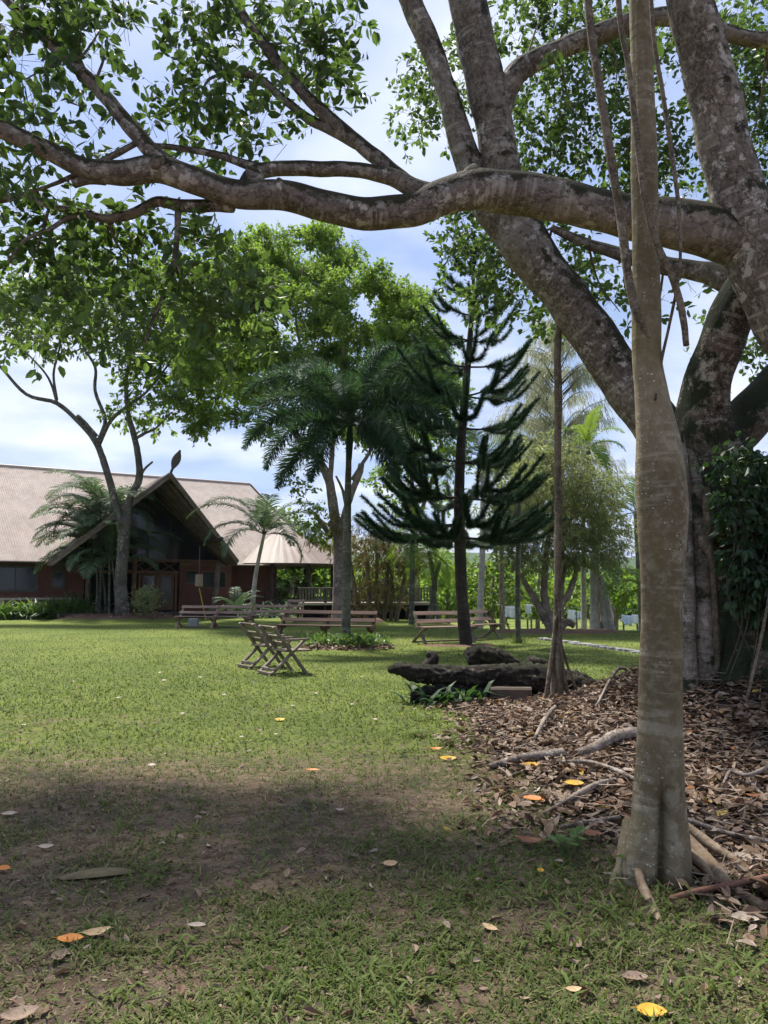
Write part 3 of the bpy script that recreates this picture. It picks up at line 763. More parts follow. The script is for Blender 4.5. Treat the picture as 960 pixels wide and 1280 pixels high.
# a few bare hanging twiglets and secondary branches running into the leaf masses
mb = MB()
for a, b in [((288, -4, 7.4), (300, 60, 7.3)), ((385, 122, 7.2), (400, 70, 7.3)), ((330, 55, 7.3), (380, 30, 7.4)), ((276, 92, 7.45), (245, 150, 7.4)), ((276, 92, 7.45), (250, 60, 7.4)), ((318, 95, 7.4), (300, 150, 7.3)),
             ((85, 75, 6.85), (130, 30, 6.9)), ((85, 75, 6.85), (30, 100, 6.9)), ((40, 32, 6.9), (10, 80, 7.0)), ((118, 105, 6.8), (125, 70, 6.9)), ((134, 273, 7.05), (165, 330, 7.2)), ((62, 258, 7.1), (40, 330, 7.3)), ((217, 330, 6.95), (240, 350, 7.2)),
             ((217, 330, 6.95), (275, 380, 7.4)), ((193, 395, 7.0), (215, 410, 7.3)), ((690, 285, 9.0), (600, 340, 10.8)), ((690, 285, 9.0), (660, 370, 10.9)), ((735, 305, 9), (775, 390, 9.5)), ((830, 332, 8.8), (812, 400, 9.5)),
             ((700, 62, 8.9), (720, 150, 10.8)), ((655, 84, 9), (680, 20, 10.8)), ((750, 42, 8.8), (770, 110, 10.9)), ((960, 50, 8.7), (930, 200, 11)), ((850, 22, 8.7), (905, 100, 11)), ((562, 125, 9.05), (545, 100, 11)), ((1010, 445, 9), (940, 405, 11.2)), ((800, 25, 8.7), (810, 200, 10.8))]:
    p0, p1 = P(*a), P(*b); m = (p0 + p1) / 2 + randu(1)[0] * .12
    mb = MB(); tube(mb, [p0, m, p1], [.018, .013, .005], 6, 5); mb.build('branchlet', M['fig_bark'], fig, smooth=True)

# ------------------------------------------------------------------ slender trunk in front
SB = G(822, 1098); SD = SB[1]; SB[2] = gz(SB[0], SB[1])
slim = thing('slender_tree', 'slender straight pale-brown trunk with split flared base standing in front of the fig', 'tree', SB)
mb = MB()
def sl(u, v, w, dd=0): return (u, v, SD + dd, w)
S = [sl(820, 1140, 78), sl(821, 1098, 76), sl(823, 1050, 71), sl(824, 1000, 64), sl(825, 950, 58), sl(825, 890, 52), sl(826, 820, 50), sl(827, 740, 51), sl(828, 670, 58), sl(827, 610, 61), sl(823, 555, 55), sl(815, 495, 42), sl(809, 445, 35), sl(808, 380, 35), sl(807, 300, 33), sl(805, 200, 32), sl(803, 100, 29), sl(800, 0, 26), sl(797, -110, 24), sl(795, -300, 20), sl(800, -600, 14)]
def groove(TH, S_, T):
    f = np.exp(-(np.maximum(S_ - .18, 0) / .26) ** 2)
    g = np.exp(-(np.angle(np.exp(1j * (TH - GA))) / .17) ** 2) * sstep(.74, .50, S_) * .75
    g2 = np.exp(-(np.angle(np.exp(1j * (TH - GA - 1.9))) / .25) ** 2) * sstep(.6, .3, S_) * .5
    g3 = np.exp(-(np.angle(np.exp(1j * (TH - GA + 1.7))) / .2) ** 2) * sstep(.62, .32, S_) * .55
    return (1 + .10 * f) * (1 - g - g2 - g3) + .045 * np.sin(TH * 4 + S_ * .5) * (1 + f) + .012 * np.sin(TH * 9 - S_ * 2) + .02 * np.sin(S_ * 6.5)
GA = 0.0
p, r = pp(S)
# find the angle of the ring frame that faces the camera, slightly left
up = A([0, 0, 1.0]); T0 = unit(p[1] - p[0]); u0 = up if abs(T0[2]) < .9 else A([1.0, 0, 0])
N0 = unit(np.cross(T0, np.cross(u0, T0))); B0 = np.cross(T0, N0)
face = unit(A([-.2, -1, 0])); GA = math.atan2(face @ B0, face @ N0)
tube(mb, p, r, 56, 8, .02, groove)
mb.build('trunk', M['slim_bark'], slim, smooth=True)
def sroot(L, mat='root_bark', par=slim, name='root', z=None):
    mb = MB(); p = []; r = []
    for u, v, h, w in L:
        g = G(u, v); q = A([g[0], g[1], gz(g[0], g[1]) + h]); p.append(q); r.append(w * g[1] / 924 / 2)
    tube(mb, p, r, 10, 6, .06); return mb.build(name, M[mat], par, smooth=True)
sroot([(846, 1078, .14, 20), (868, 1090, .09, 20), (893, 1105, .05, 17), (915, 1122, .02, 15), (950, 1138, .0, 14), (1000, 1150, -.03, 12)])
sroot([(848, 1090, .08, 16), (872, 1098, .06, 15), (890, 1108, .03, 13), (905, 1120, -.02, 11)])
sroot([(848, 1066, .16, 12), (880, 1076, .10, 12), (912, 1088, .05, 11), (945, 1100, .0, 9)])
sroot([(802, 1092, .16, 13), (799, 1108, .07, 11), (808, 1128, .03, 12), (822, 1146, .0, 10), (830, 1160, -.03, 7)])
sroot([(798, 1085, .10, 22), (785, 1094, .05, 20), (772, 1100, .02, 15), (762, 1106, -.03, 9)], 'slim_bark')
sroot([(845, 1092, .12, 26), (850, 1104, .03, 20), (853, 1114, -.04, 10)], 'slim_bark')
sroot([(790, 1080, .2, 20), (782, 1092, .08, 20), (776, 1100, -.02, 14)], 'slim_bark')
# its leafy top, above the picture
LV2, TW2 = MB(), MB()
top = P(800, -600, SD)
for k in range(9):
    clump(LV2, TW2, top + A([rng.uniform(-1.2, 1.2), rng.uniform(-.9, 1.2), rng.uniform(-.2, 1.0)]), (.8, .8, .45), 22, 9)
LV2.build('crown', M['fig_leaf'], slim); TW2.build('twig_sprays', M['twig'], slim)

# ------------------------------------------------------------------ hanging roots
def hanger(L, label, mat='hang_bark', seg=8, name='hanging_root', lump=.08, extra=()):
    mb = MB(); p, r = pp(L)
    e = thing(name, label, 'aerial root', p[-1], group='aerial roots hanging from the fig')
    tube(mb, p, r, seg, 6, lump)
    o = mb.build('root_stem', M[mat], e, smooth=True)
    for X in extra:
        mb = MB(); p, r = pp(X); tube(mb, p, r, 6, 6, .06); mb.build('rootlet', M[mat], e, smooth=True)
    return e
hanger([(728, -200, SD - .15, 12), (735, 0, SD - .15, 11), (748, 100, SD - .16, 12), (764, 200, SD - .17, 12), (777, 280, SD - .17, 12), (785, 345, SD - .18, 12), (797, 395, SD - .2, 11), (812, 422, SD - .19, 6)], 'thick hanging root that curves down and grafts onto the left side of slender trunk')
hanger([(770, -200, SD - .2, 7), (773, 0, SD - .2, 8), (785, 80, SD - .2, 8), (797, 180, SD - .22, 9), (808, 258, SD - .22, 9), (824, 312, SD - .2, 10), (841, 348, SD - .18, 10), (853, 392, SD - .15, 9), (858, 432, SD - .15, 8)], 'knotty hanging root crossing the slender trunk with a broken free end on its right')
hanger([(808, -200, SD - .2, 5), (815, 20, SD - .2, 6), (829, 120, SD - .2, 6), (843, 215, SD - .2, 6), (850, 280, SD - .2, 5), (849, 340, SD - .2, 4), (838, 400, SD - .1, 4), (827, 450, SD - .05, 4), (819, 500, SD - .1, 3)], 'thinnest pale hanging root right of the slender trunk')
def groundp(u, v): g = G(u, v, .12); return g
V0 = 9.3
hanger([(699, 400, V0, 8), (697, 440, V0, 9), (698, 500, V0, 10), (697, 560, V0, 9), (698, 640, V0, 10), (697, 720, V0, 9), (696, 790, V0, 10), (694, 850, V0, 12), (694, 880, V0, 14)], 'long straight hanging root dropping from the leaning limb to splayed rootlets beside the log',
       extra=[[(695, 770, V0 - .05, 4), (690, 820, V0 - .07, 6), (684, 862, V0 - .1, 6), (680, 884, V0 - .1, 5)], [(699, 760, V0 - .05, 4), (701, 820, V0 - .08, 6), (708, 860, V0 - .1, 5), (716, 880, V0 - .1, 4)], [(696, 780, V0, 5), (698, 830, V0 - .12, 7), (702, 870, V0 - .15, 6)],
              [(697, 790, V0 + .1, 4), (712, 840, V0 + .1, 3), (728, 878, V0 + .1, 3)]])
hanger([(962, 740, 7.2, 3), (955, 780, 7.15, 4), (944, 830, 7.1, 4), (934, 872, 7.05, 4)], 'thin straight root leaning against the creeper-covered trunk foot', 'hang_bark', 6)

# ------------------------------------------------------------------ creeper on the fig trunk
cp = P(945, 690, 7.5)
ivy = thing('climbing_plant', 'dark green leafy creeper cloaking the right side of fig trunk', 'climbing plant', (cp[0], cp[1], gz(cp[0], cp[1])))
LI, ST = MB(), MB()
for u, v, ru, rv, n in [(940, 590, 34, 26, 34), (975, 620, 50, 40, 50), (925, 640, 26, 34, 30), (955, 680, 40, 44, 60), (930, 700, 22, 40, 32), (980, 730, 40, 40, 40), (950, 740, 34, 26, 36), (905, 620, 16, 30, 14), (912, 580, 20, 14, 12), (1000, 660, 40, 80, 50), (960, 560, 30, 14, 18)]:
    d = 7.45; s = d / 924
    clump(LI, None, P(u, v, d), (ru * s, .16, rv * s), n * 1.4, 6, .18, .095, .05, -.2, .9, tone=rng.uniform(.3, .6), flat=.3)
for k in range(9):
    u = rng.uniform(905, 985); v = rng.uniform(560, 640)
    p = [P(u, v, 7.55), P(u + rng.uniform(-10, 20), v + 70, 7.4), P(u + rng.uniform(-10, 30), v + 140, 7.42), P(u + rng.uniform(-20, 30), v + rng.uniform(180, 260), 7.4)]
    tube(ST, p, [.008, .008, .006, .004], 6, 6)
LI.build('leaves', M['ivy_leaf'], ivy); ST.build('stem', M['twig'], ivy, smooth=True)
# white flaky lichen plates on the trunk
# ------------------------------------------------------------------ benches and chairs
def part(par, name, mat, fn, smooth=False):
    mb = MB(); fn(mb); return mb.build(name, M[mat], par, smooth=smooth, local=True)

def make_bench(label, u, v, rz, L, mat, frame=None, nf=2, group='wooden benches on the lawn', back=2):
    g = G(u, v); g[2] = gz(g[0], g[1])
    e = thing('wooden_bench', label, 'bench', g, math.radians(rz), group)
    frame = frame or mat
    for i in range(nf):
        x = -L / 2 + .06 + (L - .12) * i / (nf - 1)
        def fr(mb):
            beam(mb, (x, -.36, .88), (x, .30, 0), .05, .09, (1, 0, 0))
            beam(mb, (x + .055, .30, .43), (x + .055, -.34, 0), .05, .09, (1, 0, 0))
            beam(mb, (x - .052, -.14, .40), (x - .052, .31, .40), .04, .08)
        part(e, 'leg_frame', frame, fr)
    ax = unit(A([0, .66, -.88])); nrm = unit(A([0, .88, .66]))
    for z in ((.80, .58) if back == 2 else (.80,)):
        t = (.88 - z) / .88
        c = A([0, -.36 + .66 * t, z]) + nrm * .062
        part(e, 'back_slat', mat, lambda mb: box(mb, c, (L + rng.uniform(-.03, .03), .13, .028), unit(A([1, 0, rng.uniform(-.008, .008)])), ax, nrm, bev=.008))
    for k, y in enumerate((-.06, .10, .26)):
        part(e, 'seat_slat', mat, lambda mb: box(mb, (rng.uniform(-.015, .015), y, .458 + rng.uniform(-.004, .004)), (L + rng.uniform(-.03, .03), .13, .032), bev=.008))
    part(e, 'foot_rail', frame, lambda mb: box(mb, (0, -.26, .03), (L - .05, .06, .05), bev=.008))
    return e

def make_chair(label, u, v, rz):
    g = G(u, v); g[2] = gz(g[0], g[1])
    e = thing('garden_chair', label, 'chair', g, math.radians(rz), 'pair of weathered armchairs on the lawn')
    W = .62
    for sx in (-1, 1):
        x = sx * W / 2
        part(e, 'leg', 'bench_grey', lambda mb: beam(mb, (x, -.33, .86), (x, .34, 0), .045, .085, (1, 0, 0)))
        part(e, 'leg', 'bench_grey', lambda mb: beam(mb, (x - sx * .05, .30, .60), (x - sx * .05, -.36, 0), .045, .08, (1, 0, 0)))
        part(e, 'armrest', 'bench_grey', lambda mb: box(mb, (x + sx * .01, .08, .625), (.085, .56, .03), bev=.008))
    ax = unit(A([0, .67, -.86])); nrm = unit(A([0, .86, .67]))
    for z in (.79, .62, .50):
        t = (.86 - z) / .86
        c = A([0, -.33 + .67 * t, z]) + nrm * .045
        part(e, 'back_slat', 'bench_grey', lambda mb: box(mb, c, (W + .04, .11, .026), (1, 0, 0), ax, nrm, bev=.006))
    for y in (-.02, .12, .26, .38):
        part(e, 'seat_slat', 'bench_grey', lambda mb: box(mb, (0, y, .42), (W - .02, .12, .028), bev=.006))
    for y, z in ((-.27, .10), (-.34, .035)):
        part(e, 'stretcher', 'bench_grey', lambda mb: box(mb, (0, y, z), (W - .02, .05, .05), bev=.006))
    return e

make_chair('weathered grey X-framed armchair nearest the palm bed, partly hiding its twin', 353, 842, -58)
make_chair('weathered grey X-framed armchair half hidden behind its twin', 326, 834, -56)
make_bench('long shade-darkened three-framed bench behind the foxtail palm', 408, 801, 163, 3.02, 'bench_shaded', 'bench_shaded', 3)
make_bench('reddish slatted bench beside the conifer trunk, seat facing the lawn', 556, 803, -154, 1.75, 'bench_red', 'bench_grey', 2)
make_bench('reddish grey bench mostly hidden behind the conifer trunk', 601, 799, -135, 1.3, 'bench_red', 'bench_grey', 2)
make_bench('reddish bench in front of the lodge entrance with grey block under it', 246, 785, 168, 1.62, 'bench_red', 'bench_red', 2)
make_bench('reddish bench between the two others in the far row', 290, 785, 166, 1.55, 'bench_red', 'bench_red', 2)
make_bench('reddish bench of the far row just behind the two armchairs', 336, 783, 166, 1.5, 'bench_red', 'bench_red', 2)
make_bench('short single-seat reddish bench standing alone right of the far row', 369, 782, 180, .72, 'bench_red', 'bench_red', 2, back=2)
g = G(242, 783); mb = MB(); box(mb, g + A([0, 0, .16]), (.36, .36, .34), bev=.03)
tag(mb.build('stone_block', M['greystone'], origin=g), 'squat grey block under the bench in front of the entrance', 'block')

# ------------------------------------------------------------------ fallen log, stump, stone
LG = G(610, 884)
log = thing('fallen_log', 'long dark rotting log lying at the edge of the leaf litter', 'log', LG)
mb = MB()
def rough(TH, S, T): return .86 + .07 * np.sin(TH * 2 + S * 1.1) + .22 * (vnoise(np.cos(TH) * 2.2 + 9 + S * .6, np.sin(TH) * 2.2 + S * 4.5, 77) - .5) + .4 * (vnoise(np.cos(TH) * 5 + 9, np.sin(TH) * 5 + S * 9, 78) - .5) + .3 * (vnoise(np.cos(TH) * 11 + 9, np.sin(TH) * 11 + S * 22, 79) - .5)
D0 = LG[1]
p, r = pp([(485, 838, D0 + .35, 6), (500, 837, D0 + .32, 17), (525, 842, D0 + .3, 22), (570, 844, D0 + .25, 25), (620, 846, D0 + .2, 28), (670, 848, D0 + .15, 33), (715, 857, D0 + .1, 40), (748, 870, D0, 32), (775, 884, D0 - .05, 14)])
tube(mb, p, r, 36, 18, .05, rough); mb.build('trunk', M['log'], log, smooth=True)
mb = MB(); p, r = pp([(528, 846, D0 + .4, 18), (536, 832, D0 + .42, 17), (541, 822, D0 + .44, 15), (534, 816, D0 + .45, 8)]); tube(mb, p, r, 10, 6, .1); mb.build('branch_stub', M['log'], log, smooth=True)
mb = MB(); p, r = pp([(514, 872, D0 + .2, 10), (535, 866, D0 + .25, 18), (580, 864, D0 + .3, 26), (620, 866, D0 + .3, 26), (670, 870, D0 + .3, 26)]); tube(mb, p, r, 30, 16, .08, rough); mb.build('broken_slab', M['log'], log, smooth=True)
st = G(640, 890); st[2] = gz(st[0], st[1]); mb = MB()
box(mb, st + A([.05, .4, .08]), (.52, .3, .19), unit(A([1, -.08, 0])), unit(A([.08, 1, 0])), bev=.025)
tag(mb.build('concrete_block', M['stone'], origin=st), 'pale brown concrete block wedged under the fallen log', 'block')
# ferns that grow out from under the log
for u, v, n, lab in [(520, 880, 16, 'leafy fern under the broken left end of the log'), (548, 886, 26, 'largest leafy fern growing under the log'), (575, 885, 18, 'leafy fern between the largest fern and the concrete block'), (600, 884, 9, 'smallest fern beside the concrete block under the log')]:
    q = G(u, v); q[2] = gz(q[0], q[1])
    e = thing('fern', lab, 'fern', q, group='ferns under the fallen log')
    mb = MB(); az = rng.uniform(0, 6.283, n); el = rng.uniform(.5, 1.3, n)
    d = np.stack([np.cos(az) * np.cos(el), np.sin(az) * np.cos(el), np.sin(el)], -1)
    nr = np.stack([-np.cos(az) * np.sin(el), -np.sin(az) * np.sin(el), np.cos(el)], -1)
    leaves(mb, np.repeat(q[None], n, 0) + rng.normal(0, .07, (n, 3)) * A([1, 1, .2]), d, nr, rng.uniform(.24, .44, n), rng.uniform(.05, .08, n), np.clip(rng.normal(.5, .15, n), 0, 1), DROOP)
    mb.build('leaves', M['ivy_leaf'], e)
sp = G(618, 836); mb = MB()
p, r = pp([(584, 826, sp[1] + .1, 24), (600, 820, sp[1] + .1, 28), (622, 824, sp[1], 24), (642, 830, sp[1], 17), (668, 840, sp[1] - .1, 8)])
tube(mb, p, r, 34, 16, .09, rough)
tag(mb.build('rotting_stump', M['log'], smooth=True, origin=sp), 'mossy dark humped stump at the foot of the conifer', 'stump')
q = G(674, 838); mb = MB(); p, r = pp([(658, 831, q[1] + .1, 10), (666, 829, q[1] + .1, 17), (680, 832, q[1], 18), (694, 840, q[1], 8)]); tube(mb, p, r, 12, 6, .08, rough)
tag(mb.build('log_chunk', M['log'], smooth=True, origin=q), 'small dark chunk of log lying behind the long log', 'log')

# ------------------------------------------------------------------ branches and sticks in the litter
def stick(L, label, mat='litter_stick', name='fallen_branch', cat='branch', seg=8):
    p = []; r = []
    for u, v, h, w in L:
        g = G(u, v, .12 if v < 985 and u > 560 else 0.03)
        g[2] = gz(g[0], g[1]) + h; p.append(g); r.append(w * g[1] / 924 / 2)
    mb = MB(); tube(mb, p, r, seg, 6, .08)
    o = mb.build(name, M[mat], smooth=True, origin=p[0])
    return tag(o, label, cat, 'fallen branches in the leaf litter')
stick([(612, 950, .03, 8), (650, 948, .05, 11), (690, 946, .05, 13), (704, 945, .05, 12)], 'pale bark-covered branch lying across the litter, the thicker left piece')
stick([(722, 946, .05, 12), (745, 940, .06, 14), (770, 936, .07, 15), (795, 931, .07, 14)], 'darker branch continuing the pale one up to the slender trunk')
stick([(696, 955, .04, 4), (735, 957, .05, 5), (770, 965, .05, 6), (795, 972, .05, 6)], 'thin grey stick below the darker branch, left of the slender trunk')
stick([(680, 1020, .03, 4), (715, 1008, .05, 6), (745, 1000, .06, 7), (770, 992, .05, 5)], 'crooked twiggy stick in mid litter left of the trunk')
stick([(700, 1038, .03, 5), (740, 1034, .04, 6), (775, 1030, .04, 5)], 'short tan stick lying level left of the trunk base')
stick([(838, 1130, .05, 6), (870, 1127, .06, 7), (910, 1120, .06, 7), (962, 1111, .06, 7)], 'straight reddish brown stick lying across roots at the trunk base', 'red_stick')
stick([(850, 1036, .08, 6), (885, 1044, .06, 6), (920, 1052, .05, 6), (965, 1062, .05, 6)], 'long thin stick running right from behind the trunk base')
stick([(900, 968, .05, 3), (925, 985, .05, 4), (950, 1005, .04, 4), (966, 1015, .04, 4)], 'pale thin stick slanting down at the right edge of litter')
stick([(850, 900, .06, 3), (875, 898, .08, 4), (905, 900, .06, 4), (925, 906, .04, 3)], 'slim curved stick on the mound right of the slender trunk')
stick([(668, 925, .04, 4), (682, 912, .09, 6), (694, 900, .1, 5)], 'stubby forked stick leaning up out of the litter', 'litter_stick')
stick([(745, 905, .05, 3), (775, 880, .12, 4), (795, 858, .12, 4)], 'slanting stick propped on the mound left of the slender trunk')
stick([(905, 1000, .05, 3), (915, 990, .08, 5), (935, 980, .1, 5), (962, 972, .1, 5)], 'knobbly stick sticking up at the right edge above the roots')

# ------------------------------------------------------------------ single fallen leaves
def leaf(u, v, L, rot, mat, label, w=.45, curl=1.0, h=.02, grp='fallen leaves', tilt=.0, zg=.03):
    w *= 1.1; h = h * .5 + .008
    g = G(u, v, zg if v > 1000 or u < 560 else .12); g[2] = gz(g[0], g[1]) + h
    Lm = .88 * L * g[1] / 924
    n = 9; t = np.linspace(0, 1, n)
    wd = np.sin(np.pi * np.clip(t * .93 + .05, 0, 1)) ** .8 * w * Lm / 2
    rg = random.Random(int(u * 7 + v)); ro = rg.uniform(.1, .5)
    a = math.radians(rot); d = A([math.cos(a), math.sin(a), 0]); s = A([-math.sin(a) * math.cos(ro), math.cos(a) * math.cos(ro), math.sin(ro) * (1 if math.cos(a) > 0 else -1)])
    V = []
    k1, k2 = rg.uniform(.05, .14) * curl, rg.uniform(.08, .2) * curl
    for i in range(n):
        c = d * (t[i] - .5) * Lm + A([0, 0, 1]) * (k1 * Lm * (2 * t[i] - 1) ** 2 + tilt * Lm * t[i])
        for j in (-1, -.5, 0, .5, 1):
            V.append(c + s * wd[i] * j + A([0, 0, 1]) * (abs(j) ** 1.4 * k2 * wd[i] * 2.2 + rg.uniform(-.004, .004) * Lm * 3))
    Q = [[i * 5 + j, i * 5 + j + 1, i * 5 + 5 + j + 1, i * 5 + 5 + j] for i in range(n - 1) for j in range(4)]
    V = A(V); mb = MB(); mb.add(V + g, [Q], V / Lm + A([rg.uniform(0, 9), 0, 0]))
    # stalk
    tube(mb, [g + V[2], g + V[2] - d * Lm * .12 + A([0, 0, .002]), g + V[2] - d * Lm * .22], [.0018, .0015, .001], 5, 3)
    o = mb.build('fallen_leaf', M[mat], smooth=True, origin=g)
    return tag(o, label, 'leaf', grp)
leaf(88, 1171, 34, 5, 'orange_leaf', 'glossy orange leaf, brightest on the bare soil at lower left', .5, 1, .03)
leaf(121, 1162, 36, 30, 'tan_leaf_dry', 'tan dry leaf overlapping the bright orange leaf', .4, 1, .02)
leaf(74, 1192, 26, 65, 'brown_leaf', 'small curled brownish-pink leaf under the bright orange leaf', .5, 1.4, .02)
leaf(815, 1263, 38, -10, 'yellow_leaf', 'large yellow leaf with orange edge near the bottom right corner', .52, .8, .025)
leaf(4, 1084, 22, -10, 'orange_leaf', 'orange leaf cut by the left edge of the picture', .5)
leaf(58, 1056, 20, 10, 'pale_leaf', 'pale dry leaf on grass above the palm husk', .5)
leaf(12, 1013, 20, 15, 'pale_leaf', 'narrow pale leaf by the left edge', .4)
leaf(246, 1157, 24, 0, 'pale_leaf', 'buff dry leaf on soil right of the bright orange leaf', .42, 1, .03)
leaf(488, 1080, 20, 15, 'tan_leaf_dry', 'tan leaf with white speck in mid foreground grass', .55)
leaf(717, 1233, 22, 5, 'tan_leaf_dry', 'cream-tan leaf on bare soil left of the large yellow leaf', .4)
leaf(794, 1219, 34, 0, 'brown_leaf', 'curled brownish leaf just above the large yellow leaf', .5, 1.3)
leaf(25, 1262, 46, 30, 'brown_leaf', 'torn grey-brown leaf in the bottom left corner', .5, 1)
leaf(718, 1176, 30, 110, 'brown_leaf', 'brown leaf stuck upright in grass left of the trunk', .5, 1)
leaf(612, 1158, 26, 130, 'tan_leaf_dry', 'dry tan leaf on the worn patch of lawn', .4)
leaf(676, 1087, 14, 70, 'yellow_leaf', 'tiny pale yellow leaf at the litter edge in grass', .6)
leaf(668, 1007, 30, -25, 'orange_leaf', 'orange-brown leaf in the litter left of the trunk', .4, .8, .06)
leaf(718, 976, 26, -10, 'yellow_leaf', 'long yellow leaf in the litter below the pale branch', .38, .8, .07)
leaf(664, 955, 24, 10, 'yellow_leaf', 'yellow leaf lying against the pale branch', .4, .8, .06)
leaf(663, 1054, 32, -15, 'rust_leaf', 'large rust-coloured leaf at the lower edge of litter', .5, 1, .05)
leaf(740, 1048, 30, -30, 'rust_leaf', 'rust brown leaf just left of the trunk flare', .5, 1, .06)
leaf(560, 938, 22, 0, 'yellow_leaf', 'bright yellow leaf beside the lush grass tuft', .4)
leaf(545, 940, 18, 0, 'orange_leaf', 'flat orange leaf touching the bright yellow leaf by lush grass', .4)
leaf(928, 895, 36, -20, 'rust_leaf', 'big rust leaf on the mound right of the slender trunk', .45, 1, .07)
leaf(945, 1009, 26, 0, 'rust_leaf', 'bright rust-red leaf at the right edge of litter', .35, 1, .06)
leaf(930, 1078, 34, -10, 'pale_leaf', 'large pale cream leaf among the roots at right', .5, 1, .05)
leaf(932, 1153, 34, -15, 'pale_leaf', 'buff leaf in the litter below the reddish stick', .55, 1, .03)
leaf(868, 902, 24, 80, 'pale_leaf', 'round pale leaf on the mound beside the curved stick', .6, 1, .08)
leaf(350, 899, 14, 0, 'yellow_leaf', 'small yellow leaf on the sunny mid lawn', .5)
leaf(391, 962, 18, 0, 'orange_leaf', 'orange leaf on lawn edge above the bare soil patch', .4)
for u, v in [(302, 920), (228, 890), (200, 840), (440, 880), (469, 901), (345, 917), (148, 872), (250, 846), (366, 881), (425, 1013), (30, 905), (280, 868), (190, 955), (452, 845), (90, 851), (205, 850), (395, 866)]:
    leaf(u, v, 7 if v < 930 else 11, rng.uniform(0, 180), 'pale_leaf', 'small pale dry leaf scattered on the lawn', .5, 1, .03, 'small pale leaves on the lawn')
# old palm husk
q = G(122, 1096); q[2] = gz(q[0], q[1]) + .015; mb = MB()
n = 12; V = []
for i in range(n):
    t = i / (n - 1); w = .055 * math.sin(math.pi * (t * .93 + .04)) ** .7
    c = q + A([(t - .5) * .36, (t - .5) * .10, .006 + .008 * math.sin(3.1 * t)])
    for j in range(7):
        a = math.pi * j / 6
        V.append(c + A([-.3, 1, 0]) * math.cos(a) * w * .9 + A([0, 0, 1]) * math.sin(a) * w * .45 - A([0, 0, .012]))
mb.add(A(V), [[[i * 7 + j, i * 7 + j + 1, i * 7 + 8 + j, i * 7 + 7 + j] for i in range(n - 1) for j in range(6)]], A(V) - q)
tag(mb.build('palm_husk', M['husk'], smooth=True, origin=q), 'long olive-brown palm husk lying on soil at lower left', 'husk')
# broad-leaved seedlings
for u, v, L, n, lab in [(705, 1072, .10, 5, 'seedling with one broad bright leaf in the litter edge'), (798, 1098, .09, 7, 'small leafy seedling at the left foot of the slender trunk'), (722, 1068, .11, 4, 'grassy seedling right of the broad-leaved one')]:
    q = G(u, v); q[2] = gz(q[0], q[1]); mb = MB()
    az = rng.uniform(0, 6.283, n); h = rng.uniform(.03, .12, n)
    for k in range(n):
        tip = q + A([math.cos(az[k]) * .03, math.sin(az[k]) * .03, h[k]]); tube(mb, [q, tip], [.002, .0015], 5, 3)
        leaves(mb, tip[None], A([[math.cos(az[k]), math.sin(az[k]), .25]]), A([[0, 0, 1.0]]), L, L * .55, .75, LEAF)
    tag(mb.build('seedling', M['bed_leaf'], origin=q), lab, 'plant')

# ------------------------------------------------------------------ farm fence and washing line
fence = thing('farm_fence', 'low post-and-wire farm fence at the far edge of the lawn', 'fence', G(700, 778, -.6))
fx = []
for u in [628, 645, 658, 662, 672, 690, 702, 718, 735, 752, 776, 794, 812, 830]:
    d = 43; x = (u - 480) / 924 * d; z = gz(x, d); fx.append((x, d, z))
for x, d, z in fx:
    mb = MB(); tube(mb, [(x, d, z - .1), (x + rng.uniform(-.05, .05), d, z + 1.0), (x + rng.uniform(-.05, .05), d, z + rng.uniform(1.15, 1.4))], [.06, .055, .05], 7, 3, .06)
    mb.build('post', M['post'], fence, smooth=True)
for h in (.5, .8, 1.1):
    mb = MB(); tube(mb, [(x, d - .06, z + h) for x, d, z in fx], .008, 5, 3); mb.build('wire', M['wire'], fence)
wl = thing('washing_line', 'washing line strung between thin poles beyond the far lawn', 'washing line', P(700, 770, 40) * A([1, 1, 0]) + A([0, 0, -.8]))
pts = [P(628, 757, 40), P(662, 759, 40), P(700, 759, 40), P(740, 760, 40), P(800, 762, 40), P(840, 762, 40)]
mb = MB(); tube(mb, pts, .012, 5, 4); mb.build('line', M['wire'], wl)
for q in (pts[0], pts[2], pts[3], pts[5]):
    mb = MB(); tube(mb, [(q[0], 40.05, gz(q[0], 40) - .1), (q[0], 40.05, q[2] + .08)], [.05, .04], 7, 3); mb.build('pole', M['post'], wl, smooth=True)
def cloth(u0, u1, v0, v1, label, mat='cloth'):
    a, b = P(u0, v0, 39.97), P(u1, v0 + .5, 39.97); h = (v1 - v0) / 924 * 34
    nx, nz = 14, 8; V = []
    for i in range(nx):
        for j in range(nz):
            t = i / (nx - 1); s = j / (nz - 1)
            V.append(a * (1 - t) + b * t + A([.02 * math.sin(j * 2 + i), -.05 * math.sin(t * 14 + u0) * s - .02, -h * s * (1 + .06 * math.sin(t * 9 + u0))]))
    mb = MB(); mb.add(A(V), [[[i * nz + j, i * nz + j + 1, i * nz + nz + j + 1, i * nz + nz + j] for i in range(nx - 1) for j in range(nz - 1)]])
    o = mb.build('hanging_cloth', M[mat], smooth=True, origin=a)
    m = o.modifiers.new('thick', 'SOLIDIFY'); m.thickness = .012
    return tag(o, label, 'laundry', 'washing on the far line')
cloth(631, 647, 758, 774, 'white cloth hung left of the thin dark sapling, largest of its end')
cloth(657, 664, 755, 769, 'small white cloth hung just right of the thin dark sapling')
cloth(709, 719, 762, 778, 'white cloth hanging behind the weeping tree stems')
cloth(721, 727, 764, 775, 'narrow cloth hung next to the one behind weeping tree stems', 'bluecloth')
cloth(779, 789, 769, 783, 'bluish white cloth in the right bunch of washing', 'bluecloth')
cloth(789, 800, 768, 781, 'white cloth at the far right end of the washing')
cloth(774, 779, 768, 778, 'narrow white cloth beginning the right bunch of washing')
